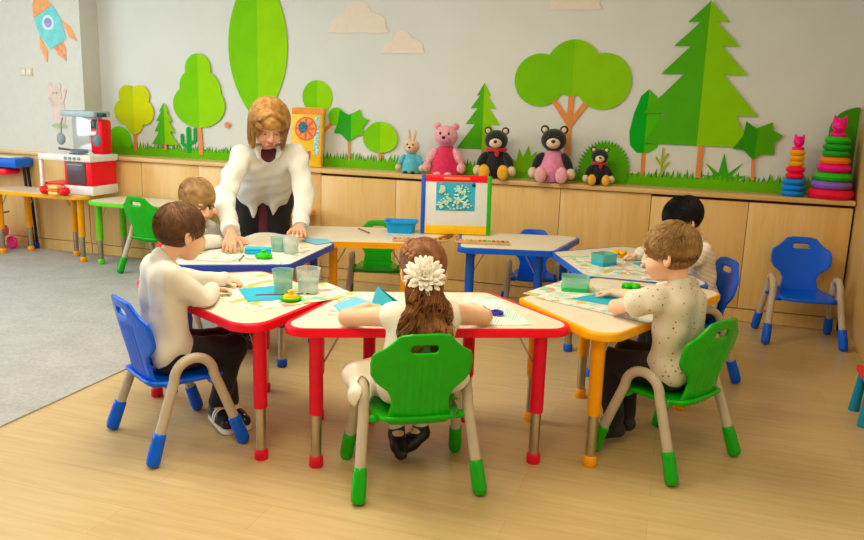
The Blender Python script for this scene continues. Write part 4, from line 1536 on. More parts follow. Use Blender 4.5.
def short_hair(nm, mat, root, off, c, R, s, plane, n=4200, seed=1, infl=.007, sl=.013, up=.0, fringe=None):
    """cap of hair plus strands that flow away from the crown"""
    def T(q):
        return np.asarray(c) + (np.asarray(q) * s) @ R.T
    g = np.random.default_rng(seed)
    C0, r0 = np.array((0, -.012, .022)), np.array((.074, .092, .083))
    a, b = plane
    lo, hi = T((0, 0, 0)) - .14 * s, T((0, 0, 0)) + .14 * s
    vol = Vol(lo, hi, .0028)
    vol.ell(T(C0), (r0 + infl) * s, R, 0)
    nn = R @ unit(np.array((0, b, -1.)))
    vol.plane_cut(T((0, 0, a)), nn, .006)
    for k in (-1, 1):
        vol.ell(T((k * .085, .002, -.022)), np.array((.03, .022, .038)) * s, R, .006, True)
    cap = vol.mesh(1)
    d = g.normal(size=(n * 3, 3))
    d /= np.linalg.norm(d, axis=1, keepdims=True)
    P0 = C0 + d * (r0 + infl * .6)
    keep = P0[:, 2] > a + b * P0[:, 1] + .004
    keep &= ~((np.abs(P0[:, 0]) > .06) & (np.abs(P0[:, 1]) < .02) & (P0[:, 2] < .012))
    P0 = P0[keep][:n]
    W = np.array((.004, -.055, .10))
    pts = [P0]
    p = P0
    m = 6
    jit = g.normal(size=P0.shape) * .12
    L = sl * g.uniform(.7, 1.15, (len(P0), 1))
    for k in range(1, m):
        rad = p - C0
        nrm = rad / r0 ** 2
        nrm /= np.linalg.norm(nrm, axis=1, keepdims=True)
        fl = p - W
        fl /= np.linalg.norm(fl, axis=1, keepdims=True)
        fl = fl + jit * .6
        fl -= nrm * (fl * nrm).sum(1, keepdims=True)
        fl /= np.linalg.norm(fl, axis=1, keepdims=True)
        p = p + fl * L
        rad = p - C0
        q = rad / np.linalg.norm(rad / (r0 + infl), axis=1, keepdims=True)
        lift = (.0035 + up * math.sin(k / m * PI) + .0022 * g.uniform(0, 1, (len(p), 1)) * k / m)
        p = C0 + q * (1 + lift / .085)
        pts.append(p)
    S = np.stack(pts, 1)
    S = T(S.reshape(-1, 3)).reshape(S.shape)
    st = strands(S, .0013 * s, .0005 * s)
    V, F = joinVF([cap, st])
    return link(nm, me_from(nm, V - off, F), mat, root)


def child(label, group, pel, fwd, neck, hc, hyaw, hpitch, hroll, sh, el, wr, hdir, hn, knee, ank, toe, hairm, hairkw, topm, long_sleeve, pants, shoes, s=1.03, sock=None, dress=False, sole=None, hcurl=.4, elr=True, fold=.0045, seed=3, extra=None, zt=.5875, back=0., mv=(0, 0)):
    mv = V3(mv[0], mv[1], 0)
    pel, neck, hc = np.array(pel) + mv, np.array(neck) + mv, np.array(hc) + mv * .7
    sh, knee, ank = ({k: np.array(v) + mv for k, v in d.items()} for d in (sh, knee, ank))
    base = np.array((pel[0], pel[1], 0.))
    t = thing('person', label, 'person', tuple(base), 0, group)
    pel, neck, hc = map(lambda q: np.asarray(q, float), (pel, neck, hc))
    fw = V3(math.cos(math.radians(fwd)), math.sin(math.radians(fwd)), 0)
    rt = V3(fw[1], -fw[0], 0)
    pel, neck, hc = pel - fw * back * .4, neck - fw * back, hc - fw * back * .4
    sh = {k: np.array(v) - fw * back for k, v in sh.items()}
    knee = {k: np.array(v) - fw * back * .5 for k, v in knee.items()}
    R = basis(hyaw, hpitch, hroll)
    hip = {1: pel + rt * .055 - V3(0, 0, .015), -1: pel - rt * .055 - V3(0, 0, .015)}
    A = np.array([pel, neck, hc] + [v for d in (sh, el, wr, knee, ank) for v in d.values()])
    lo, hi = A.min(0) - .15, A.max(0) + .15
    lo[2] = max(lo[2], -.01)
    vol = Vol(lo, hi, .0036)
    up = unit(neck - pel)
    # arms first: they rest on the table top
    ar = 1.1 if dress else 1.
    for k in (-1, 1):
        vol.chain([sh[k], el[k], wr[k]], [.036 * ar, .029 * ar, .0185 * ar], .012)
        hand(vol, np.array(wr[k]), hdir[k], hn[k], k == 1, .66, (hcurl,) * 4, .12)
        vol.rest(wr[k], .17, zt)
        vol.rest(el[k], .12, zt)
        vol.rest((np.array(el[k]) + np.array(wr[k])) / 2, .12, zt)
    # trunk
    vol.cone(hip[1], hip[-1], .07, .07, 0)
    for k in (-1, 1):
        vol.cone(pel + rt * k * .045, neck - up * .075 + rt * k * .055, .064, .060, .03)
        vol.cone(neck - up * .045, sh[k], .04, .034, .03)
        vol.chain([hip[k], knee[k], ank[k]], [.06, .042, .027], .02)
        vol.cone(ank[k], np.array(ank[k]) + unit(toe[k]) * .085 - V3(0, 0, .02), .026, .02, .02)
    hb = hc + R @ (V3(0, -.028, -.06) * s)
    vol.cone(neck - up * .02, hb, .036, .037, .02)
    T = head(vol, hc, R, s)
    body = vol.build('body', SKIN_C, t, base, 1)
    face_parts(T, R, s, body, base, SKIN_C)
    if hairm is not None:
        short_hair('hair', hairm, t, base, hc, R, s, **hairkw)
        brows(T, R, s, body, base, hairm)
    # top
    vol = Vol(lo, hi, .0045)
    i = .012
    for k in (-1, 1):
        S_, E_, W_ = map(np.array, (sh[k], el[k], wr[k]))
        if dress:
            vol.cone(neck - up * .03, S_ * .9 + neck * .1, .045, .040, .02)
        elif long_sleeve:
            vol.chain([S_, E_, W_ * .9 + E_ * .1], [.036 + i, .030 + i, .024 + i], .012)
        else:
            vol.cone(S_, S_ * .6 + E_ * .4, .036 + i, .040 + i * 1.2, .014)
        if not dress:
            vol.rest(W_, .12, zt)
            vol.rest(E_, .12, zt)
            vol.rest((E_ + W_) / 2, .12, zt)
    vol.cone(hip[1] + up * .02, hip[-1] + up * .02, .07 + i, .07 + i, 0)
    for k in (-1, 1):
        vol.cone(pel + rt * k * .050, neck - up * .075 + rt * k * .055, .067 + i, .062 + i, .03)
        vol.cone(neck - up * .045, np.array(sh[k]), .04 + i, .033 + i, .03)
    vol.ripple(fold, 62, seed)
    vol.cone(neck - up * .02, neck + up * .012, .047, .045, .012)
    vol.cone(neck + up * .0, hb, .034, .034, .004, True)
    if not dress:
        vol.plane_cut(pel - V3(0, 0, .062), (0, 0, -1))
    top = vol.build('dress' if dress else 'shirt', topm, t, base, 1)
    if long_sleeve and not dress:
        for k in (-1, 1):
            d = unit(np.array(wr[k]) - np.array(el[k]))
            q = np.array(wr[k]) * .94 + np.array(el[k]) * .06
            G().tube([tuple(q - d * .014 - base), tuple(q + d * .012 - base)], [.0275, .0255], 16).build('cuff', topm, top)
    # legs
    vol = Vol(lo, hi, .0045)
    if pants is not None:
        vol.cone(hip[1], hip[-1], .079, .079, 0)
        for k in (-1, 1):
            kn, an = np.array(knee[k]), np.array(ank[k])
            vol.chain([hip[k], kn, kn * .1 + an * .9], [.071, .054, .043], .02)
        vol.ripple(.0025, 60, seed + 1)
        vol.build('trousers', pants, t, base, 1)
    elif sock is not None:
        for k in (-1, 1):
            vol.chain([hip[k], knee[k], ank[k]], [.064, .046, .031], .02)
        vol.build('tights', sock, t, base, 1)
    for k in (-1, 1):
        a = np.array(ank[k])
        d = unit(toe[k])
        vol = Vol(a - .17, a + .17, .0035)
        z0 = a[2]
        vol.cone(a - d * .012 - V3(0, 0, .022), a + d * .05 - V3(0, 0, .026), .034, .033, 0)
        vol.cone(a + d * .05 - V3(0, 0, .026), a + d * .092 - V3(0, 0, .030), .033, .027, .02)
        vol.cone(a - V3(0, 0, .02), a + V3(0, 0, .012), .033, .033, .012)
        sc = vol.build('shoe', shoes, t, base, 1)
        if sole is not None:
            w = V3(d[1], -d[0], 0)
            p3 = [a + d * x + w * y for x, y in rrect(.165, .066, .032)]
            g = G()
            p3 = [q + d * .038 for q in p3]
            vb = [g.bm.verts.new(tuple(q - V3(0, 0, .062) - base)) for q in p3]
            vt = [g.bm.verts.new(tuple(q - V3(0, 0, .044) - base)) for q in p3]
            g.bm.faces.new(vt)
            g.bm.faces.new(vb[::-1])
            for i_ in range(len(vb)):
                j_ = (i_ + 1) % len(vb)
                g.bm.faces.new((vb[i_], vb[j_], vt[j_], vt[i_]))
            g.build('sole', sole, sc)
            for f_ in (.25, .55):
                q = a + d * (.02 + .05 * f_)
                G().tube([tuple(q + w * (.036 * math.cos(b_)) + V3(0, 0, -.03 + .04 * math.sin(b_)) - base) for b_ in np.linspace(0, PI, 9)], .006, 6).build('strap', sole, sc)
    return t, T, R, base


SHIRT_W = cloth('shirt_ivory', '#E2DCD0')
SHIRT_G = cloth('shirt_grey_white', '#DDDCD4')
PANT_B = cloth('trousers_black', '#17151A', .1)
PANT_D = cloth('trousers_dark', '#1B171C', .1)
SHOE_B, SHOE_D = M('shoe_black', '#121014', .35), M('shoe_dark', '#1A1718', .5)
SOLE_W = M('sole_white', '#E6E2DA', .6)
# spotted shirt
t = NT('shirt_spotted')
v = t.coord('Object')
vo = t.n('ShaderNodeTexVoronoi')
vo.inputs['Scale'].default_value = 42
vo.inputs['Randomness'].default_value = .55
t.l(v, vo.inputs['Vector'])
f = t.math('LESS_THAN', vo.outputs['Distance'], .17)
t.col(t.mix(f, t.ramp(t.noise(v, 6), [(.3, '#DDD3BF'), (.7, '#E5DCC8')]), t.mix(t.sep(vo.outputs['Color'])[0], '#6F6A58', '#B58A5A')))
t.set(Roughness=.8)
t.bump(t.noise(v, 24, 3), .25, .008)
SPOT = t.m
# striped shirt
t = NT('shirt_striped')
v = t.coord('Object')
xyz = t.sep(v)
st = t.math('GREATER_THAN', t.math('SINE', t.math('ADD', t.math('MULTIPLY', xyz[2], 260), t.math('MULTIPLY', xyz[0], 120))), .75)
t.col(t.mix(t.math('MULTIPLY', st, .4), '#E4DBCB', '#BF9068'))
t.set(Roughness=.8)
STRP = t.m

H_BROWN = hairmat('hair_brown', '#4A3222', '#6B4A32', '#8A6444')
H_BLOND = hairmat('hair_blond', '#8E6A3C', '#B98F5A', '#DDB981')
H_SAND = hairmat('hair_sandy', '#7E5C34', '#AD8450', '#D0A972')
H_BLACK = hairmat('hair_black', '#0B090B', '#151115', '#241D20')
H_GIRL = hairmat('hair_chestnut', '#613B23', '#935E36', '#C48B56')
H_LADY = hairmat('hair_golden', '#9A6A34', '#CB9650', '#EBC484')

DN = (0, 0, -1)
# ---- brown-haired boy at the left
child('boy with short brown hair and ivory shirt on the left blue chair', 'children at the tables',
      (-1.975, 2.655, .402), 55, (-1.965, 2.678, .765), (-1.922, 2.72, .88), 63, 10, 0,
      {1: (-1.882, 2.615, .72), -1: (-2.046, 2.737, .72)}, {1: (-1.785, 2.65, .612), -1: (-2.05, 2.885, .625)}, {1: (-1.862, 2.835, .612), -1: (-1.915, 3.02, .612)},
      {1: (.75, .62, -.12), -1: (.9, .2, -.1)}, {1: (.35, -.35, -.9), -1: DN}, {1: (-1.777, 2.858, .37), -1: (-1.882, 2.918, .37)}, {1: (-1.855, 2.80, .105), -1: (-1.825, 2.855, .085)},
      {1: (.86, -.5, -.25), -1: (.85, -.25, -.1)}, H_BROWN, dict(plane=(-.026, .72), seed=2, sl=.0105, up=.0), SHIRT_W, True, PANT_B, SHOE_B, sole=SOLE_W, hcurl=.45, seed=11, back=.042, mv=(.03, -.014))
# ---- boy in the spotted shirt at the right
child('boy with sandy hair in a short-sleeved spotted cream shirt on the right green chair', 'children at the tables',
      (.062, 3.247, .402), 150, (.03, 3.19, .745), (-.012, 3.185, .88), 166, 8, 0,
      {1: (.055, 3.305, .71), -1: (-.068, 3.09, .705)}, {1: (-.13, 3.42, .63), -1: (-.205, 3.215, .625)}, {1: (-.24, 3.53, .612), -1: (-.175, 3.375, .612)},
      {1: (-.8, .3, -.1), -1: (-.3, .9, -.1)}, {1: DN, -1: DN}, {1: (-.15, 3.44, .37), -1: (-.222, 3.303, .37)}, {1: (-.12, 3.38, .085), -1: (-.16, 3.29, .085)},
      {1: (-.85, .3, -.1), -1: (-.9, -.1, -.1)}, H_SAND, dict(plane=(-.016, .60), seed=4, sl=.0125, up=.004), SPOT, False, PANT_D, SHOE_D, hcurl=.5, seed=21, back=.02, mv=(-.012, -.006))
# ---- blond boy next to the teacher
child('small blond boy in a pale grey shirt at the violet-blue table beside the teacher', 'children at the tables',
      (-2.63, 3.80, .385), 5, (-2.575, 3.775, .705), (-2.555, 3.765, .85), -22, 20, 0,
      {1: (-2.555, 3.68, .67), -1: (-2.57, 3.87, .67)}, {1: (-2.47, 3.61, .635), -1: (-2.52, 3.97, .64)}, {1: (-2.40, 3.745, .632), -1: (-2.40, 3.90, .632)},
      {1: (.6, .75, -.1), -1: (.9, -.1, -.1)}, {1: DN, -1: DN}, {1: (-2.34, 3.76, .368), -1: (-2.34, 3.87, .368)}, {1: (-2.33, 3.76, .085), -1: (-2.33, 3.87, .085)},
      {1: (1, 0, -.1), -1: (1, 0, -.1)}, H_BLOND, dict(plane=(-.012, .45), seed=6, sl=.0135, up=.003), SHIRT_G, True, PANT_D, SHOE_D, hcurl=.4, seed=31, s=1.07, zt=.5995)
# ---- dark-haired boy
child('boy with black hair bending over the right blue table in a pale striped shirt', 'children at the tables',
      (.145, 4.447, .402), 206, (.12, 4.45, .72), (.03, 4.43, .85), 200, 30, 0,
      {1: (.08, 4.545, .685), -1: (.155, 4.36, .685)}, {1: (-.06, 4.60, .637), -1: (.05, 4.25, .637)}, {1: (-.19, 4.52, .618), -1: (-.085, 4.30, .618)},
      {1: (-.9, -.2, -.1), -1: (-.9, .2, -.1)}, {1: DN, -1: DN}, {1: (-.11, 4.39, .368), -1: (-.07, 4.29, .368)}, {1: (-.09, 4.40, .085), -1: (-.05, 4.30, .085)},
      {1: (-.9, -.4, -.1), -1: (-.9, -.4, -.1)}, H_BLACK, dict(plane=(.0, .60), seed=8, sl=.0095, up=.006), STRP, True, PANT_D, SHOE_D, hcurl=.4, seed=41)

# ---- girl with the white flower
GD_W = cloth('dress_cream', '#F2EBDD')
SATIN = M('satin_cream', '#EFE6D8', .32, var=.02, bump=.2, bscale=18, bdist=.01, Sheen_Weight=.2)
girl, T, R, base = child('girl with long brown hair and a white hair flower, seen from behind', 'children at the tables',
                         (-.882, 2.648, .405), 118, (-.895, 2.712, .688), (-.905, 2.785, .805), 112, 16, 0,
                         {1: (-.79, 2.755, .66), -1: (-.988, 2.66, .655)}, {1: (-.675, 2.86, .618), -1: (-1.15, 2.635, .618)}, {1: (-.765, 3.01, .61), -1: (-1.15, 2.835, .61)},
                         {1: (-.8, .5, -.05), -1: (.45, .85, -.05)}, {1: DN, -1: DN}, {1: (-.95, 2.93, .37), -1: (-1.06, 2.868, .37)}, {1: (-.93, 2.895, .10), -1: (-1.015, 2.845, .10)},
                         {1: (-.35, -.6, -.25), -1: (.35, -.55, -.25)}, None, {}, GD_W, False, None, SHOE_B, sock=cloth('tights_white', '#E6DCCB'), dress=True, hcurl=.35, seed=51, back=.068)
# skirt spread over the seat, hanging over the left edge
lo, hi = np.array((-1.32, 2.40, .25)), np.array((-.58, 3.05, .50))
vol = Vol(lo, hi, .0045)
vol.ell((-.915, 2.712, .385), (.172, .15, .075), None, 0)
vol.cone((-1.0, 2.74, .40), (-1.10, 2.60, .405), .07, .05, .03)
vol.cone((-1.06, 2.62, .40), (-1.045, 2.52, .365), .055, .04, .03)
vol.cone((-.84, 2.76, .40), (-.72, 2.72, .402), .06, .04, .03)
vol.cone((-1.06, 2.74, .41), (-1.15, 2.68, .39), .05, .03, .03)
vol.ripple(.008, 42, 77)
# keep the chair clear: nothing of the skirt below the seat
vol.plane_cut((-.9, 2.7, .312), (0, 0, -1))
ca, sa = math.cos(math.radians(30)), math.sin(math.radians(30))
for q in (-1, 1):
    pa = [V3(-.894 + (q * (.226 - .03 * min(1, z / .3))) * ca - y * sa, 2.671 + (q * (.226 - .03 * min(1, z / .3))) * sa + y * ca, z + .02) for y, z in [(-.14, .15), (-.087, .29), (-.082, .30), (-.07, .343), (-.04, .371), (0, .378), (.04, .371), (.07, .343), (.082, .30), (.087, .29), (.14, .15)]]
    for u_, v_ in zip(pa, pa[1:]):
        vol.cone(u_, v_, .0265, .0265, .002, True)
vol.build('skirt', SATIN, girl, base, 1)
# hair drawn back to the flower, long curls below, plait on the left
s = 1.03


def TT(q):
    q = np.asarray(q, float)
    return np.array((-0.8947, 2.7656, .805)) + (q * s) @ R.T


g = np.random.default_rng(5)
C0, r0 = np.array((0, -.012, .022)), np.array((.074, .092, .083))
vol = Vol(TT((0, 0, 0)) - .13, TT((0, 0, 0)) + .13, .0028)
vol.ell(TT(C0), (r0 + .009) * s, R, 0)
vol.plane_cut(TT((0, 0, -.012)), R @ unit(np.array((0, .62, -1.))), .008)
for k in (-1, 1):
    vol.ell(TT((k * .085, .004, -.024)), np.array((.03, .02, .034)) * s, R, .006, True)
parts = [vol.mesh(1)]
d = g.normal(size=(9000, 3))
d /= np.linalg.norm(d, axis=1, keepdims=True)
P0 = C0 + d * (r0 + .008)
P0 = P0[(P0[:, 2] > -.006 + .62 * P0[:, 1])][:2600]
GP = np.array((0, -.115, -.02))
m = 9
pts = []
for k in range(m):
    f = (k / (m - 1)) * .55
    q = P0 * (1 - f) + GP * f
    rad = q - C0
    nrm = np.linalg.norm(rad / (r0 + .010), axis=1, keepdims=True)
    q = C0 + rad / nrm * (1 + .02 * math.sin(k))
    pts.append(q)
S = np.stack(pts, 1)
parts.append(strands(TT(S.reshape(-1, 3)).reshape(S.shape), .0017, .001))
# long locks
n = 1500
lock = g.integers(0, 16, n)
lp = np.linspace(0, 6.3, 16)
cx = np.linspace(-.082, .082, 16)[g.permutation(16)]
cy = g.uniform(-.03, .03, 16)
ln = g.uniform(.17, .26, 16)
m = 16
tt = np.linspace(0, 1, m)[None, :]
ph = lp[lock][:, None] + g.normal(size=(n, 1)) * .25
amp = .004 + .013 * tt
X = cx[lock][:, None] * (.55 + .6 * tt) + amp * np.sin(ph + 11 * tt) + g.normal(size=(n, 1)) * .006
Yd = -.022 + cy[lock][:, None] * tt * .7 + amp * np.cos(ph + 11 * tt) + g.normal(size=(n, 1)) * .006
Zd = -ln[lock][:, None] * tt * (1 + .04 * g.normal(size=(n, 1)))
o0 = TT((-.01, -.088, -.03))
fw = V3(math.cos(math.radians(118)), math.sin(math.radians(118)), 0)
rt = V3(fw[1], -fw[0], 0)
S = o0 + X[..., None] * rt + (Yd - .012 * tt)[..., None] * fw + Zd[..., None] * V3(0, 0, 1) - (.02 + tt * .085 - .025 * tt ** 2)[..., None] * fw
parts.append(strands(S, .0026, .0014))
V, F = joinVF(parts)
hair = link('hair', me_from('hair', V - base, F), H_GIRL, girl)
gg = G()
for k in range(9):
    f = k / 8
    c_ = C0 + unit(np.array((-.55 - .35 * math.sin(f * PI), .35 - 1.25 * f, .95 - .75 * f))) * (r0 + .014)
    for q in (-1, 1):
        gg.ball(tuple(TT(c_ + np.array((.006 * q, .004 * q, .006 * q))) - base), (.0125, .0125, .0095), Matrix.Rotation(.6 * q, 4, 'Y'), u=12, v=8)
gg.build('plait', H_GIRL, hair, smooth=True)
fl = bpy.data.objects.new('hair_flower', None)
COL.objects.link(fl)
fl.parent = girl
fc = TT((-.006, -.122, -.036)) - base
gp = G()
ax = R @ np.array((.05, -1., .1))
for ring, (n_, tlt, L_) in enumerate(((15, 1.50, .078), (15, 1.25, .078), (14, 1.0, .074), (12, .72, .068), (9, .45, .06), (5, .2, .052))):
    for k in range(n_):
        a = 2 * PI * k / n_ + ring * .37 + g.normal() * .08
        e1, e2 = R @ V3(1, 0, 0), R @ V3(0, .1, 1)
        rd = e1 * math.cos(a) + e2 * math.sin(a)
        tl_ = tlt + g.normal() * .07
        dr = unit(rd * math.sin(tl_) + ax * math.cos(tl_))
        wd = np.cross(dr, ax)
        wd = unit(wd + e1 * 1e-4)
        nm = np.cross(wd, dr)
        mq = Matrix((Vector(wd), Vector(nm), Vector(dr))).transposed().to_4x4()
        gp.ball(tuple(fc + dr * L_ * .6), (.0115, .0035, L_ * .42), mq, u=10, v=7)
pt = gp.build('petals', M('petal_white', '#FAF5EC', .7, var=.03), girl, smooth=True)
pt.parent = fl

# ---- the teacher
lab = 'blonde woman in a white shirt leaning over the violet-blue table'
base = np.array((-2.67, 4.70, 0.))
lady = thing('person', lab, 'person', tuple(base))
hipc = V3(-2.69, 4.72, .76)
hc = V3(-2.40, 4.30, 1.265)
neck = V3(-2.462, 4.40, 1.10)
FW = unit(V3(.5, -.86, 0))
RT = V3(FW[1], -FW[0], 0)            # her right = left in the picture
sh = {1: V3(-2.61, 4.335, 1.06), -1: V3(-2.325, 4.505, 1.065)}
el = {1: V3(-2.555, 4.03, .84), -1: V3(-2.215, 4.40, .855)}
wr = {1: V3(-2.307, 3.705, .685), -1: V3(-2.135, 4.185, .665)}
R = basis(math.degrees(math.atan2(FW[1], FW[0])) + 8, 30, -3)
s = 1.12
lo, hi = np.array((-3.0, 3.45, 0.0)), np.array((-1.9, 5.0, 1.45))
vol = Vol(lo, hi, .0042)
up = unit(neck - hipc)
hp = {k: hipc + RT * k * .085 - V3(0, 0, .02) for k in (-1, 1)}
vol.cone(hp[1], hp[-1], .115, .115, 0)
kn = {1: V3(-2.76, 4.62, .43), -1: V3(-2.62, 4.72, .43)}
an = {1: V3(-2.80, 4.66, .098), -1: V3(-2.66, 4.80, .098)}
for k in (-1, 1):
    vol.cone(hipc + RT * k * .05, neck - up * .12 + RT * k * .06, .095, .09, .04)
    vol.cone(neck - up * .06, sh[k], .05, .052, .04)
    vol.chain([sh[k], el[k], wr[k]], [.05, .038, .026], .02)
    vol.chain([hp[k], kn[k], an[k]], [.095, .06, .04], .03)
    vol.cone(an[k], an[k] + FW * .15 - V3(0, 0, .045), .038, .03, .02)
hb = hc + R @ V3(0, -.03, -.08)
vol.cone(neck - up * .03, hb, .052, .05, .03)
T = head(vol, hc, R, s, False)
hand(vol, wr[1], (.34, -.78, -.48), (-.25, .25, -.95), True, 1.0, (.36, .36, .38, .42), .07)
hand(vol, wr[-1], (.42, -.90, -.02), (-.2, .25, -.95), False, 1.0, (.32, .34, .34, .30), .14)
for k in (-1, 1):
    vol.rest(wr[k] + FW * .05, .16, .5995)
body = vol.build('body', SKIN_A, lady, base, 1)
face_parts(T, R, s, body, base, SKIN_A)
brows(T, R, s, body, base, H_LADY)
# shirt
WS = cloth('blouse_white', '#E8E5DD', .015, .75)
vol = Vol(lo, hi, .005)
i = .016
wst = hipc + up * .08
for k in (-1, 1):
    vol.cone(wst + RT * k * .07, neck - up * .12 + RT * k * .065, .105 + i, .094 + i, .04)
    vol.cone(neck - up * .06, sh[k], .05 + i, .050 + i, .04)
    vol.chain([sh[k], el[k], el[k] * .15 + wr[k] * .85], [.050 + i, .046 + i, .030 + i], .02)
    # pointed front flaps
    a = wst + FW * .07 + RT * k * .075
    tip = hipc + FW * .15 + RT * k * .062 - V3(0, 0, .115)
    vol.cone(a, tip, .066, .003, .014)
    vol.cone(a + RT * k * .03, hipc + FW * .06 + RT * k * .14 + V3(0, 0, .02), .07, .03, .03)
vol.ripple(.0065, 52, 5)
vb = T(0, .03, -.16)
vn = neck + FW * .10 - up * .02
# open neck
vol.cone(neck + up * .02, hb + V3(0, 0, .02), .052, .07, .01, True)
vol.cone(neck + FW * .06 + up * .04, neck - up * .16 + FW * .175, .062, .008, .008, True)
blouse = vol.build('blouse', WS, lady, base, 2)
for k in (-1, 1):
    d = unit(wr[k] - el[k])
    q = el[k] * .13 + wr[k] * .87
    G().tube([tuple(q - d * .04 - base), tuple(q - d * .02 - base), tuple(q + d * .03 - base)], [.050, .053, .047], 20).build('cuff', WS, blouse)
    v2 = Vol(lo, hi, .005)
    v2.chain([neck - FW * .05 + up * .035 + RT * k * .03, neck + FW * .03 + up * .03 + RT * k * .07, neck + FW * .115 - up * .06 + RT * k * .055], [.02, .022, .012], .01)
    v2.build('collar', WS, blouse, base, 1)
for f_ in (.22, .3, .38):
    q = neck - up * f_ + FW * (.135 - .02 * f_)
    G().ball(tuple(q + FW * .0 - base), .006).build('button', M('button_grey', '#8C8880', .3), blouse, smooth=True)
vol = Vol(lo, hi, .0045)
vol.cone(neck - up * .03 + FW * .02, neck - up * .17 + FW * .072, .062, .045, 0)
vol.build('undershirt', cloth('maroon_knit', '#5E1830'), lady, base, 1)
# skirt and tunic strip
vol = Vol(lo, hi, .006)
vol.cone(hp[1] + V3(0, 0, .04), hp[-1] + V3(0, 0, .04), .122, .122, 0)
for k in (-1, 1):
    vol.cone(hp[k] + FW * .01, kn[k] + V3(0, 0, -.05), .125, .085, .03)
vol.ripple(.003, 40, 9)
vol.build('skirt', cloth('skirt_black', '#141217', .1), lady, base, 1)
vol = Vol(lo, hi, .005)
vol.cone(hipc + FW * .088 + V3(0, 0, .08), hipc + FW * .104 - V3(0, 0, .24), .036, .036, 0)
vol.build('tunic_panel', MATS['maroon_knit'], lady, base, 1)
for k in (-1, 1):
    vol = Vol(an[k] - .25, an[k] + .25, .005)
    vol.cone(an[k] - FW * .02 - V3(0, 0, .045), an[k] + FW * .16 - V3(0, 0, .05), .04, .033, 0)
    vol.build('shoe', SHOE_B, lady, base, 1)
# hair : parted bob
g = np.random.default_rng(9)
C0, r0 = np.array((0, -.012, .022)), np.array((.074, .092, .083))


def TL(q):
    return hc + (np.asarray(q) * s) @ R.T


vol = Vol(hc - .2, hc + .2, .0032)
vol.ell(TL(C0), (r0 + .0205) * s, R, 0)
vol.plane_cut(TL((0, 0, -.05)), R @ unit(np.array((0, .75, -1.))), .01)
for k in (-1, 1):
    vol.cone(TL((k * .082, -.02, .01)), TL((k * .084, .0, -.085)), .03, .018, .03)
cap = vol.mesh(1)
n, m = 5200, 11
ang = g.uniform(-PI, PI, n)
f = g.uniform(0, 1, n)
x0 = .012
yr = .075 - .13 * f                            # root along the parting
side = np.where(g.uniform(size=n) < .5, -1, 1)
tt = np.linspace(0, 1, m)
zend = np.where(g.uniform(size=n) < .5, -.115, -.09) + g.normal(size=n) * .012
P = np.zeros((n, m, 3))
infl = .018 + .020 * g.uniform(size=n)
# target azimuth on the head for each strand : front roots fall forward/side, back roots fall to the back
az = np.where(side > 0, 1, -1) * (math.radians(34) + (f ** .8) * math.radians(146) + g.normal(size=n) * .14)
front = np.abs(az) < math.radians(52)
zend = np.where(front, .035 + .012 * g.normal(size=n) - .06 * (np.abs(az) > .72), zend)
R3 = r0[None, :] + infl[:, None]
ur = np.stack([np.full(n, x0) / R3[:, 0], (yr - C0[1]) / R3[:, 1], np.zeros(n)], 1)
ur[:, 2] = np.sqrt(np.clip(1 - ur[:, 0] ** 2 - ur[:, 1] ** 2, .05, 1))
ut = np.stack([np.sin(az), np.cos(az), np.zeros(n)], 1)
for j, q in enumerate(tt):
    w = min(1, q * 1.55)
    d = ur * (1 - w) + ut * w + side[:, None] * np.array((.35, 0, 0)) * math.sin(w * PI)
    d /= np.linalg.norm(d, axis=1, keepdims=True)
    P[:, j] = C0 + d * R3
hang = np.clip((tt - .62) / .38, 0, 1)
for j in range(m):
    P[:, j, 2] = P[:, j, 2] * (1 - hang[j]) + np.where(hang[j] > 0, (zend * hang[j] + P[:, j, 2] * (1 - hang[j])), 0) * hang[j]
    P[:, j, 0] *= 1 - .10 * hang[j] ** 2
P += np.cumsum(g.normal(size=(n, m, 3)) * .0005, 1)
st = strands(TL(P.reshape(-1, 3)).reshape(P.shape), .0019, .001)
V, F = joinVF([cap, st])
link('hair', me_from('hair', V - base, F), H_LADY, lady)

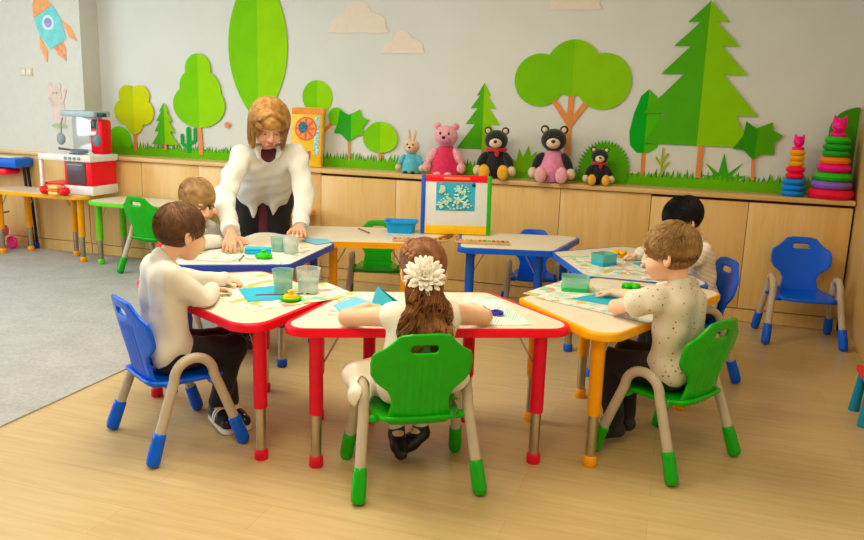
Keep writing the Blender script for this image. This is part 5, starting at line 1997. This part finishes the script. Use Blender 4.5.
# ================================================================== LIGHT AND CAMERA
def area(name, loc, rot, sx, sy, power, color):
    L = bpy.data.lights.new(name, 'AREA')
    L.shape = 'RECTANGLE'
    L.size, L.size_y = sx, sy
    L.energy = power
    L.color = color
    o = bpy.data.objects.new(name, L)
    COL.objects.link(o)
    o.location = loc
    o.rotation_euler = rot
    return o


area('ceiling_lamp', (-4.4, 3.4, ZC - .04), (0, 0, 0), 1.2, 1.2, 40, (1, .96, .92))
area('ceiling_lamp', (-1.7, 3.0, ZC - .04), (0, 0, 0), 1.2, 1.2, 58, (1, .91, .72))
area('ceiling_lamp', (-.5, .6, ZC - .04), (0, 0, 0), 1.2, 1.2, 54, (1, .79, .45))
area('window_daylight', (XL - .12, (WY0 + WY1) / 2, (WZ0 + WZ1) / 2), (0, -PI / 2, 0), WZ1 - WZ0, WY1 - WY0, 140, (.84, .97, 1))

w = bpy.data.worlds.new('World')
SC.world = w
w.use_nodes = True
w.node_tree.nodes['Background'].inputs['Color'].default_value = (1, .97, .9, 1)
w.node_tree.nodes['Background'].inputs['Strength'].default_value = .30

cam = bpy.data.cameras.new('Camera')
cam.sensor_width = 36
cam.lens = 785 / 864 * 36
cam.clip_start = .05
co = bpy.data.objects.new('Camera', cam)
COL.objects.link(co)
yaw, pit, rol = math.radians(17.3), .2096, .0323
R_ = Vector((math.cos(yaw), math.sin(yaw), 0))
H0 = Vector((-math.sin(yaw), math.cos(yaw), 0))
Fw = H0 * math.cos(pit) - Vector((0, 0, 1)) * math.sin(pit)
Dn = H0 * -math.sin(pit) - Vector((0, 0, 1)) * math.cos(pit)
ix = R_ * math.cos(rol) - Dn * math.sin(rol)
iy = R_ * math.sin(rol) + Dn * math.cos(rol)
mt = Matrix((ix, -iy, -Fw)).transposed().to_4x4()
mt.translation = (0, 0, 1.42)
co.matrix_world = mt
SC.camera = co
vs = SC.view_settings
vs.view_transform = 'Standard'
vs.look = 'None'
vs.exposure = 0.0
vs.gamma = 1
vs.use_curve_mapping = False
